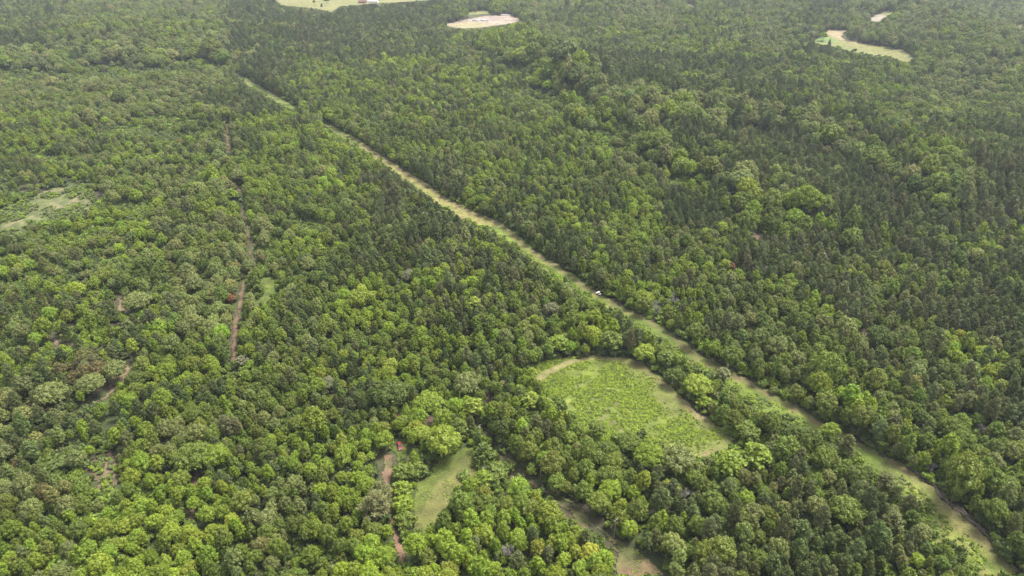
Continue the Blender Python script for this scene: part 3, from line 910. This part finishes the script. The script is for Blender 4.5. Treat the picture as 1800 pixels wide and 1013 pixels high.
def make_label(i, pine_):
    x, y = P[i]
    where = "in the forest"
    for nm, c, r in LAND:
        if math.hypot(x - c[0], y - c[1]) < r: where = "near " + nm; break
    else:
        for nm, pl, r in LINES:
            if float(distline(np.array(x), np.array(y), pl)) < r: where = "beside " + nm; break
    k = kind[i]
    sz = {'round': 'round', 'tall': 'upright', 'wide': 'spreading', 'spire': 'spire-shaped', 'scrub': 'low', 'pine': 'ragged', 'cedar': 'conical'}[k]
    noun = {'spire': 'tree', 'pine': 'pine', 'cedar': 'cedar'}.get(k, 'tree')
    a, b = px[i] / PW * 100, py[i] / PH * 100
    for f in ("%.0f%% across, %.0f%% down the photo", "%.1f%% across, %.1f%% down the photo"):
        l = "%s %s %s %s, " % (sz, colour_word(tint[i], pine_), noun, where) + f % (a, b)
        if l not in used_labels: break
    used_labels.add(l)
    return l

def place_tree(name, x, y, p, sxy, sz, rot, tn, label, cat, group, z=None, dead_me=None):
    r = bpy.data.objects.new(name, None); r.empty_display_size = .5; link(r)
    r.location = (x, y, float(terrain(x, y)) if z is None else z); r.rotation_euler = (0, 0, rot); r.scale = (sxy * R.uniform(.86, 1.12), sxy * R.uniform(.86, 1.12), sz)
    tag(r, label, cat, group)
    c = bpy.data.objects.new("crown", PROTO[p][1]); link(c); c.parent = r; c["tint"] = [float(v) for v in tn]
    t = bpy.data.objects.new("trunk", PROTO[p][2]); link(t); t.parent = r
    return r
for i in sorted(single):
    pn = bool(isp[i])
    nm = {'pine': 'pine_tree', 'cedar': 'cedar_tree'}.get(kind[i], 'broadleaf_tree')
    place_tree(nm, P[i, 0], P[i, 1], int(pi[i]), scl[i], zs[i], rz[i], tint[i], make_label(i, pn), nm.replace('_', ' ') if not pn else ('pine tree' if kind[i] == 'pine' else 'cedar tree'),
               "evergreen trees standing in the forest" if pn else "broadleaf trees standing in the forest")
for n_, (x, y, k, H, Rr, t, lab) in enumerate(spec):
    if k == 'dead':
        o = bpy.data.objects.new("dead_tree", dead(n_, np.random.RandomState(100 + n_), H)); link(o)
        o.location = (x, y, float(terrain(x, y))); tag(o, lab, "dead tree", "bare dead trees in the forest"); continue
    p = BYKIND[k][n_ % len(BYKIND[k])]
    nm = {'pine': 'pine_tree', 'cedar': 'cedar_tree'}.get(k, 'broadleaf_tree')
    place_tree(nm, x, y, p, Rr / PR_[p], H / PH_[p], R.uniform(0, 6.28), np.array(TINT[t]) * np.array([1.08, 1.02, .80]), lab, nm.replace('_', ' '),
               "evergreen trees standing in the forest" if k in ('pine', 'cedar') else "broadleaf trees standing in the forest")

# ------------------------------------------------------------------ the rest as scatter
def scatter(name, pos, idx, rot, sc, tn, label, cat):
    me = bpy.data.meshes.new(name)
    n = len(pos)
    me.vertices.add(n); me.vertices.foreach_set("co", pos.astype(np.float32).ravel())
    a = me.attributes.new("pick", 'INT', 'POINT'); a.data.foreach_set("value", idx.astype(np.int32))
    a = me.attributes.new("turn", 'FLOAT_VECTOR', 'POINT'); rr = np.zeros((n, 3), np.float32); rr[:, 2] = rot; a.data.foreach_set("vector", rr.ravel())
    a = me.attributes.new("size", 'FLOAT_VECTOR', 'POINT'); a.data.foreach_set("vector", sc.astype(np.float32).ravel())
    a = me.attributes.new("tint", 'FLOAT_VECTOR', 'POINT'); a.data.foreach_set("vector", tn.astype(np.float32).ravel())
    me.update()
    o = bpy.data.objects.new(name, me); link(o); tag(o, label, cat, kind="stuff")
    ng = bpy.data.node_groups.new(name, 'GeometryNodeTree')
    ng.interface.new_socket("Geometry", in_out='INPUT', socket_type='NodeSocketGeometry')
    ng.interface.new_socket("Geometry", in_out='OUTPUT', socket_type='NodeSocketGeometry')
    gi = ng.nodes.new("NodeGroupInput"); go = ng.nodes.new("NodeGroupOutput")
    ip = ng.nodes.new("GeometryNodeInstanceOnPoints"); ci = ng.nodes.new("GeometryNodeCollectionInfo")
    ci.inputs["Collection"].default_value = proto_coll
    ci.inputs["Separate Children"].default_value = True; ci.inputs["Reset Children"].default_value = True
    ip.inputs["Pick Instance"].default_value = True
    def na(nm, typ):
        q = ng.nodes.new("GeometryNodeInputNamedAttribute"); q.data_type = typ; q.inputs["Name"].default_value = nm
        return next(s for s in q.outputs if s.enabled and s.name == "Attribute")
    L = ng.links
    L.new(gi.outputs[0], ip.inputs["Points"]); L.new(ci.outputs[0], ip.inputs["Instance"])
    L.new(na("pick", 'INT'), ip.inputs["Instance Index"]); L.new(na("turn", 'FLOAT_VECTOR'), ip.inputs["Rotation"]); L.new(na("size", 'FLOAT_VECTOR'), ip.inputs["Scale"])
    L.new(ip.outputs[0], go.inputs[0])
    md = o.modifiers.new("scatter", 'NODES'); md.node_group = ng
    return o

rest = np.array([i for i in range(N) if i not in single])
pos = np.stack([P[:, 0], P[:, 1], gz], 1); sc3 = np.stack([scl * R.uniform(.84, 1.12, N), scl * R.uniform(.84, 1.12, N), zs], 1)
rb = rest[~isp[rest]]; rp_ = rest[isp[rest]]
scatter("broadleaf_forest", pos[rb], pi[rb], rz[rb], sc3[rb], tint[rb], "unbroken green broadleaf forest stretching away into the haze", "broadleaf forest")
scatter("pine_forest", pos[rp_], pi[rp_], rz[rp_], sc3[rp_], tint[rp_], "dark olive pines and cedars mixed through the forest into the haze", "pine forest")

# undergrowth between the trees
S1 = 3.0
cx = []
for yy in np.arange(95, 1150, S1):
    hw = .80 * math.hypot(yy, CAM_H) + 30
    n = int(2 * hw / S1)
    cx.append(np.stack([(np.arange(n) - n / 2) * S1, np.full(n, yy)], 1))
U = np.concatenate(cx); U += R.uniform(-.5, .5, U.shape) * S1
U = U[R.uniform(size=len(U)) > .35 * sstep(500, 1100, U[:, 1])]
uz = terrain(U[:, 0], U[:, 1])
us = R.uniform(.8, 2.1, len(U)) * (1 + .3 * sstep(400, 900, U[:, 1]))
bad = np.zeros(len(U), bool)
for fz in (0, 1.8):
    for fx in (0, 1.3, -1.3):
        px2, py2, d2 = project(U[:, 0] + fx * us, U[:, 1], uz + fz * us)
        bad |= (rast(CLEAR, px2, py2) > .5) & ((R.uniform(size=len(U)) < .42) | (rast(CLEAR, px2, py2) > 1.5))
px2, py2, d2 = project(U[:, 0], U[:, 1], uz)
bad |= rast(CLEAR, px2, py2) > .5
bad |= (rast(SPM, px2, py2) > 0) & (vnoise(U[:, 0], U[:, 1], 9, 14) > .5)
U, uz, us = U[~bad], uz[~bad], us[~bad]
nU = len(U)
ut = pick_patchy(['pineg', 'deep', 'mid', 'bright'], [12, 18, 42, 28], U[:, 0], U[:, 1], 220, 20.) * np.exp(R.normal(size=(nU, 1)) * .15)
ui = np.array(BYKIND['bush'])[R.randint(0, len(BYKIND['bush']), nU)]
scatter("undergrowth", np.stack([U[:, 0], U[:, 1], uz], 1), ui, R.uniform(0, 6.28, nU), np.stack([us, us, us * R.uniform(.8, 1.5, nU)], 1), ut, "leafy undergrowth filling the gaps between forest trees", "undergrowth")

# weeds and tufts in the openings
def weeds(name, poly_list, S, dens, tn, smin, smax, label, cat, kinds=('weed',), seed=1, back=10, hs=1.0):
    rs = np.random.RandomState(seed); PP = []
    for p in poly_list:
        G = np.array([ground(*q)[:2] for q in p]); x0, y0 = G.min(0) - 3; x1, y1 = G.max(0) + 3; y0 -= back
        X, Y = np.meshgrid(np.arange(x0, x1, S), np.arange(y0, y1, S)); X = X.ravel() + rs.uniform(-.5, .5, X.size) * S; Y = Y.ravel() + rs.uniform(-.5, .5, Y.size) * S
        D = np.hypot(X, Y); m = inpoly(X, Y, G) | inpoly(X + X / D * back * .5, Y + Y / D * back * .5, G) | inpoly(X + X / D * back, Y + Y / D * back, G)
        PP.append(np.stack([X[m], Y[m]], 1))
    Q = np.concatenate(PP)
    dn = dens(Q[:, 0], Q[:, 1]); k = rs.uniform(size=len(Q)) < dn
    Q, dn = Q[k], dn[k]; n = len(Q)
    ids = np.concatenate([BYKIND[q] for q in kinds])
    s = rs.uniform(smin, smax, n) * (.6 + .4 * np.clip(dn, 0, 1))
    col = np.array([TINT[t] for t in tn])[rs.randint(0, len(tn), n)] * np.exp(rs.normal(size=(n, 1)) * .12)
    z = terrain(Q[:, 0], Q[:, 1]) + .33
    return scatter(name, np.stack([Q[:, 0], Q[:, 1], z], 1), ids[rs.randint(0, len(ids), n)], rs.uniform(0, 6.28, n), np.stack([s, s, s * hs * rs.uniform(.7, 1.2, n)], 1), col, label, cat)
TINT['weed'] = (.31, .40, .036); TINT['weedd'] = (.23, .315, .032); TINT['tuft'] = (.17, .21, .055)
def dens_field(x, y):
    d2 = distline(x, y, FT2); d1 = distline(x, y, FT1)
    n = vnoise(x, y, 7, 55) * .55 + vnoise(x, y, 2.2, 56) * .45
    return np.clip(sstep(.24, .46, n) * sstep(1, 11, d2 + (vnoise(x, y, 12, 57) - .5) * 14) * sstep(1.6, 3.0, d1) * 1.0, 0, 1)
weeds("field_weeds", POLYS['field'], .72, dens_field, ['weed', 'weed', 'weedd', 'mid'], .45, 1.05, "knee high bright green weeds covering the open field", "weeds", seed=2, back=12)
def dens_corr(x, y):
    n = vnoise(x, y, 8, 58) * .6 + vnoise(x, y, 2.5, 59) * .4
    return sstep(.36, .62, n) * sstep(2.5, 6, distline(x, y, TRK)) * (1 - .85 * sstep(22, 10, distline(x, y, STR))) * .8
weeds("strip_weeds", [POLYS['corridor'][0]], 1.0, dens_corr, ['weed', 'weedd', 'mid', 'tuft'], .45, 1.35, "clumps of green weeds on the long grass strip", "weeds", seed=3)
weeds("meadow_tufts", POLYS['meadow'] + POLYS['cut'], 1.15, lambda x, y: sstep(.38, .70, vnoise(x, y, 4, 60)) * .75, ['tuft', 'weedd', 'mid'], .4, .95, "low grass tufts in the farm clearing and cleared strips", "grass", seed=4, hs=.5)
weeds("scrub_bushes", POLYS['scrubland'] + POLYS['soil'][:2], 2.4, lambda x, y: sstep(.30, .58, vnoise(x, y, 11, 63)) * .9, ['mid', 'grey', 'weedd'], .6, 1.4, "scattered low bushes over the rough grass and bare soil", "bushes", kinds=('bush',), seed=6)

# ------------------------------------------------------------------ built things
def bmobj(name, mat, parent=None, loc=None):
    o = bpy.data.objects.new(name, bpy.data.meshes.new(name)); link(o)
    if parent: o.parent = parent
    if loc is not None: o.location = loc
    return o
class MB:
    """collects boxes, tubes and prisms into one mesh"""
    def __init__(s): s.V, s.F = [], []
    def prism(s, poly, y0, y1, taper=1.0):
        """polygon in x-z swept along y"""
        o = len(s.V); n = len(poly)
        for y in (y0, y1):
            for (x, z) in poly: s.V.append((x, y, z))
        s.F.append(tuple(o + i for i in range(n))); s.F.append(tuple(o + n + n - 1 - i for i in range(n)))
        for i in range(n):
            j = (i + 1) % n
            s.F.append((o + j, o + i, o + n + i, o + n + j))
        return s
    def box(s, x0, x1, y0, y1, z0, z1): return s.prism([(x0, z0), (x1, z0), (x1, z1), (x0, z1)], y0, y1)
    def poly(s, pts): o = len(s.V); s.V += [tuple(p) for p in pts]; s.F.append(tuple(range(o, o + len(pts)))); return s
    def tube(s, a, b, r0, r1=None, k=8):
        V = []; F = []; tube(V, F, a, b, r0, r1 if r1 is not None else r0, k)
        o = len(s.V); s.V += [tuple(v) for v in V]; s.F += [tuple(o + i for i in f) for f in F]; return s
    def hull(s, lo, hi):
        """two rings of equal length joined, closed at both ends"""
        o = len(s.V); n = len(lo); s.V += list(lo) + list(hi)
        s.F.append(tuple(o + n - 1 - i for i in range(n))); s.F.append(tuple(o + n + i for i in range(n)))
        for i in range(n):
            j = (i + 1) % n; s.F.append((o + i, o + j, o + n + j, o + n + i))
        return s
    def build(s, name, mat, parent=None, bevel=0.0):
        me = bpy.data.meshes.new(name); me.from_pydata(s.V, [], s.F); me.update()
        me.materials.append(mat)
        import bmesh
        b = bmesh.new(); b.from_mesh(me); bmesh.ops.recalc_face_normals(b, faces=b.faces); b.to_mesh(me); b.free()
        o = bpy.data.objects.new(name, me); link(o)
        if parent: o.parent = parent
        if bevel:
            m = o.modifiers.new("bevel", 'BEVEL'); m.width = bevel; m.segments = 2; m.limit_method = 'ANGLE'
        return o
def empty(name, x, y, rot, label, cat, group=None, dz=0.0):
    o = bpy.data.objects.new(name, None); link(o); o.location = (x, y, float(terrain(x, y)) + dz); o.rotation_euler = (0, 0, rot)
    return tag(o, label, cat, group)

M_RED = simple("red_car_paint", (.22, .025, .035), .4); M_GLASS = simple("dark_glass", (.03, .035, .04), .1); M_RUB = simple("rubber", (.02, .02, .02), .9)
M_CHR = simple("grey_metal", (.45, .45, .46), .4, .6); M_LAMP = simple("lamp_glass", (.75, .75, .72), .2); M_TAIL = simple("tail_lamp_red", (.4, .02, .02), .3)
M_WHITE = simple("white_paint", (.78, .77, .74), .5, noise=.12, nscale=.8)
M_ROOF = simple("dark_red_roof", (.11, .035, .038), .6, noise=.4, nscale=1.5); M_SIDE = simple("weathered_siding", (.38, .34, .30), .8, noise=.3, nscale=1.2)
M_WOOD = simple("weathered_pole_wood", (.42, .38, .33), .85, noise=.4, nscale=1.5); M_LOG = simple("bleached_log", (.26, .21, .18), .9, noise=.4, nscale=1.8)
M_BRICK = simple("red_brick", (.36, .14, .11), .85, noise=.3, nscale=2); M_GREYROOF = simple("grey_shingle_roof", (.42, .42, .45), .8, noise=.25, nscale=1)
M_WIRE = simple("power_wire", (.10, .10, .11), .5, .5); M_STEEL = simple("galvanised_wire", (.35, .35, .36), .5, .5)
M_GRAVEL = simple("pale_gravel", (.45, .42, .42), .95, noise=.5, nscale=.6)

def car(x, y, rot, mat, label, L=4.6, W=1.85, group=None):
    r = empty("parked_car", x, y, rot, label, "car", group, dz=.34)
    h = W / 2
    lo = MB()   # body: side profile swept across, front at +x
    prof = [(-L/2, .38), (-L/2 + .02, .80), (-L/2 + .12, .98), (-1.35, 1.02), (1.0, 1.0), (1.95, .90), (L/2 - .05, .72), (L/2, .40), (L/2 - .1, .28), (-L/2 + .1, .28)]
    lo.prism(prof, -h, h)
    b = lo.build("body", mat, r, .06)
    cab = MB()
    cab.hull([(-1.95, -h + .06, 1.0), (1.05, -h + .06, 1.0), (1.05, h - .06, 1.0), (-1.95, h - .06, 1.0)], [(-1.55, -h + .24, 1.5), (.30, -h + .24, 1.5), (.30, h - .24, 1.5), (-1.55, h - .24, 1.5)])
    cab.build("cabin", mat, r, .05)
    MB().poly([(1.06, -h + .16, 1.04), (1.06, h - .16, 1.04), (.36, h - .30, 1.48), (.36, -h + .30, 1.48)]).build("windscreen", M_GLASS, r)
    MB().poly([(-1.96, h - .16, 1.04), (-1.96, -h + .16, 1.04), (-1.60, -h + .30, 1.47), (-1.60, h - .30, 1.47)]).build("rear_window", M_GLASS, r)
    for s in (-1, 1):
        yb, yt = s * (h - .055), s * (h - .215)
        for (a, bb, c, d) in ((-1.7, -.72, -.74, -1.42), (-.62, .82, .22, -.64)):
            MB().poly([(a, yb + s * .004, 1.05), (bb, yb + s * .004, 1.05), (c, yt + s * .01, 1.45), (d, yt + s * .01, 1.45)]).build("side_window", M_GLASS, r)
        MB().box(L/2 - .12, L/2 - .01, s * (h - .42) - .18, s * (h - .42) + .18, .62, .76).build("headlight", M_LAMP, r)
        MB().box(-L/2 - .02, -L/2 + .06, s * (h - .28) - .16, s * (h - .28) + .16, .68, .86).build("tail_light", M_TAIL, r)
        MB().box(.82, .98, s * (h + .10) - .09, s * (h + .10) + .09, .98, 1.10).build("mirror", mat, r)
        for xx in (-1.42, 1.42):
            w = MB().tube((xx, s * (h - .16), .33), (xx, s * (h + .02), .33), .34, .34, 16).build("wheel", M_RUB, r)
            MB().tube((xx, s * (h + .0), .33), (xx, s * (h + .035), .33), .20, .18, 12).build("rim", M_CHR, w)
    MB().box(L/2 - .06, L/2 + .04, -h + .1, h - .1, .34, .5).build("bumper", M_CHR, r)
    return r
g = ground(703, 787)
car(g[0], g[1], math.radians(-72), M_RED, "small red car parked on grass at the end of the dirt lane", L=4.9)

def house(x, y, rot, L, W, H, rh, mw, mr, label, nwin=3, chimney=True):
    r = empty("house", x, y, rot, label, "house")
    MB().box(-L/2, L/2, -W/2, W/2, -.6, H).build("wall", mw, r)
    rf = MB().prism([(-W/2 - .5, H - .12), (0, H + rh), (W/2 + .5, H - .12), (W/2 + .5, H - .3), (0, H + rh - .25), (-W/2 - .5, H - .3)], -L/2 - .5, L/2 + .5)
    rf.V = [(v[1], v[0], v[2]) for v in rf.V]
    rf = rf.build("roof", mr, r)
    gb = MB().prism([(-W/2, H), (W/2, H), (0, H + rh - .3)], -L/2 + .02, L/2 - .02); gb.V = [(v[1], v[0], v[2]) for v in gb.V]; gb.build("gable", mw, r)
    if chimney: MB().box(L*.22, L*.22 + .8, .4, 1.2, H, H + rh + .7).build("chimney", M_BRICK, rf)
    for k in range(nwin):
        xx = -L/2 + L * (k + .7) / (nwin + .6)
        for s in (-1, 1):
            f = MB().box(xx - .55, xx + .55, s * (W/2 + .01) - .04, s * (W/2 + .01) + .04, 1.0, 2.2).build("window", M_WHITE, r)
            MB().box(xx - .45, xx + .45, s * (W/2 + .05) - .02, s * (W/2 + .05) + .02, 1.1, 2.1).build("pane", M_GLASS, f)
    MB().box(L*.38, L*.38 + .95, -W/2 - .06, -W/2 - .005, 0, 2.05).build("door", M_BRICK, r)
    return r
g = ground(726, 750)
house(g[0], g[1] + 1.5, math.radians(4), 17, 7.5, 2.8, 1.7, M_SIDE, M_ROOF, "farmhouse with dark red roof mostly hidden under trees near the red car")
g = ground(637, 6); house(g[0], g[1], .1, 18, 12, 3.4, 3, M_BRICK, M_ROOF, "far brick house with red roof in the upper left pasture", 3)
g = ground(656, 5); house(g[0], g[1], -.1, 24, 13, 3.6, 3, M_WHITE, M_GREYROOF, "far white house with grey roof in the upper left pasture", 4)
g = ground(916, 37); house(g[0], g[1], .2, 9, 7, 4.2, 1.4, M_WHITE, M_WHITE, "small white shed at the east end of the gravel yard", 1, False)

def utv(x, y, rot):
    r = empty("utility_vehicle", x, y, rot, "small white utility vehicle on the dirt track of the grass strip", "utility vehicle", dz=.35)
    MB().prism([(-1.5, .45), (-1.5, .95), (-.3, .95), (-.25, .6), (.5, .6), (.7, 1.0), (1.45, .85), (1.5, .45)], -.75, .75).build("body", M_WHITE, r, .04)
    MB().box(-.55, .65, -.78, .78, 1.82, 1.9).build("roof", M_WHITE, r, .03)
    MB().box(-1.45, -.35, -.7, .7, .96, 1.12).build("cargo_bed", M_WHITE, r, .02)
    rb = MB()
    for sx in (-.5, .6):
        for sy in (-.7, .7): rb.tube((sx, sy, .9), (sx, sy, 1.83), .035)
    rb.build("roll_cage", M_CHR, r)
    for sx in (-1.0, 1.0):
        for sy in (-1, 1): MB().tube((sx, sy * .55, .33), (sx, sy * .84, .33), .33, .33, 12).build("wheel", M_RUB, r)
    MB().box(-.3, .2, -.6, .6, .62, .8).build("seat", M_RUB, r, .03)
g = ground(1052, 519); utv(g[0], g[1], math.radians(-35))

# power line along the lower cleared strip
polepix = [(843, 777), (950, 846), (1079, 945), (1262, 1085)]
PG = [ground(*q) for q in polepix]
for k, gq in enumerate(PG[:3]):
    nx_ = PG[min(k + 1, 3)] - PG[max(k - 1, 0)]; a = math.atan2(nx_[1], nx_[0])
    lab = ["weathered pale utility pole standing at the north corner of the farm clearing", "weathered utility pole hidden by trees midway along the lower cleared strip", "utility pole at the tree edge near the lower end of the cleared strip"][k]
    r = empty("utility_pole", gq[0], gq[1], a, lab, "utility pole", "poles carrying the wires along the cleared strip")
    MB().tube((0, 0, -.8), (0, 0, 9.6), .17, .12, 10).build("pole", M_WOOD, r)
    MB().box(-.06, .06, -1.0, 1.0, 8.7, 8.84).build("crossarm", M_WOOD, r)
    for s in (-.9, .9, 0): MB().tube((0, s, 8.84 if s else 9.6), (0, s, 9.02 if s else 9.78), .06, .04, 8).build("insulator", M_LAMP, r)
    if k == 0: MB().tube((.32, 0, 7.2), (.32, 0, 8.2), .25, .25, 12).build("transformer", M_CHR, r)
for s, wl_ in ((-.9, "lower power wire on the field side of the cleared strip"), (.9, "power wire on the farm side of the cleared strip"), (0, "topmost power wire over the cleared strip")):
    mb = MB(); n = 14
    for (A, B) in zip(PG[:-1], PG[1:]):
        d = (B - A)[:2]; pr = np.array([-d[1], d[0]]) / np.hypot(*d) * s
        pts = []
        for q in range(n + 1):
            t = q / n; z = (A[2] * (1 - t) + B[2] * t) + (9.03 if s else 9.78) - 4 * 1.1 * t * (1 - t)
            pts.append((A[0] + (B[0] - A[0]) * t + pr[0], A[1] + (B[1] - A[1]) * t + pr[1], z))
        for a, b in zip(pts[:-1], pts[1:]): mb.tube(a, b, .014, .014, 4)
    tag(mb.build("power_wire", M_WIRE), wl_, "wire", "wires strung between the utility poles")

# fallen logs pushed to the edge of the strip
LG = [ground(*q)[:2] for q in [(1606,828),(1636,852),(1668,884),(1700,912),(1735,945),(1785,1008)]]
rl = np.random.RandomState(8)
def along(pts, t):
    t = t * (len(pts) - 1); i = min(int(t), len(pts) - 2); f = t - i
    p = pts[i] * (1 - f) + pts[i + 1] * f; d = pts[i + 1] - pts[i]
    return p, math.atan2(d[1], d[0])
for k in range(46):
    t = (k + rl.uniform(-.4, .4)) / 46; t = min(max(t, 0), .999)
    p, a = along(LG, t); p = p + rl.normal(size=2) * .9; a += rl.normal() * .28
    L = rl.uniform(3, 8.5); r0 = rl.uniform(.08, .17)
    z = float(terrain(*p)) + .35 + r0 + abs(rl.normal()) * .35
    mb = MB(); x0 = -L / 2; yy = 0; q0 = (x0, 0, 0)
    for s in range(4):
        q1 = (x0 + L * (s + 1) / 4, yy + rl.normal() * .16, rl.normal() * .08)
        mb.tube(q0, q1, r0 * (1 - s * .18), r0 * (1 - (s + 1) * .18), 7)
        if s in (1, 2) : mb.tube(q1, (q1[0] + rl.uniform(.4, 1.2), q1[1] + rl.choice([-1, 1]) * rl.uniform(.5, 1.3), q1[2] + rl.uniform(0, .6)), r0 * .35, .03, 5)
        q0 = q1
    o = mb.build("fallen_log", M_LOG); o.location = (p[0], p[1], z); o.rotation_euler = (0, rl.normal() * .05, a)
    pxl, pyl, _ = project(p[0], p[1], z)
    tag(o, "%s bleached log beside the grass strip, %.1f%% across, %.1f%% down the photo" % ("long" if L > 6 else ("mid length" if L > 4.5 else "short"), pxl / PW * 100, pyl / PH * 100), "log", "logs lying along the edge of the grass strip")

# heaps in the gravel yard
for (px_c, py_c, s, lab) in ((838, 37, 9, "dark rubble heap, left one in the middle of the gravel yard"), (846, 36, 7, "grey rubble heap in the middle of the gravel yard"), (853, 37, 6, "small rubble heap, right one in the middle of the gravel yard"), (884, 27.5, 9, "pale heap at the back edge of the gravel yard"), (891, 27.5, 8, "pale heap at the back corner of the gravel yard")):
    g = ground(px_c, py_c); v = ICO_V.copy(); v = v * (1 + rl.uniform(-.22, .22, (len(v), 1))) * np.array([s, s * .8, 2.2]); v[:, 2] = np.maximum(v[:, 2], -.3)
    o = bpy.data.objects.new("rubble_heap", mesh_np("rubble_heap", v, ICO_F, [M_GRAVEL])); link(o); o.location = (g[0], g[1], g[2] + .5)
    tag(o, lab, "heap", "heaps standing in the gravel yard")

# ------------------------------------------------------------------ haze: the air over the whole place
hz = MB().box(-7500, 7500, -6500, 9500, -60, 320).build("haze", M_WHITE)
tag(hz, kind="stuff"); hz["label"] = "thin pale summer haze over the forest"; hz["category"] = "haze"
m, n, l = new_mat("haze_air")
out = n.new("ShaderNodeOutputMaterial"); pv = n.new("ShaderNodeVolumePrincipled")
pv.inputs["Color"].default_value = (.78, .86, 1.0, 1); pv.inputs["Density"].default_value = HAZE; pv.inputs["Anisotropy"].default_value = .2
l.new(pv.outputs[0], out.inputs["Volume"])
hz.data.materials.clear(); hz.data.materials.append(m)
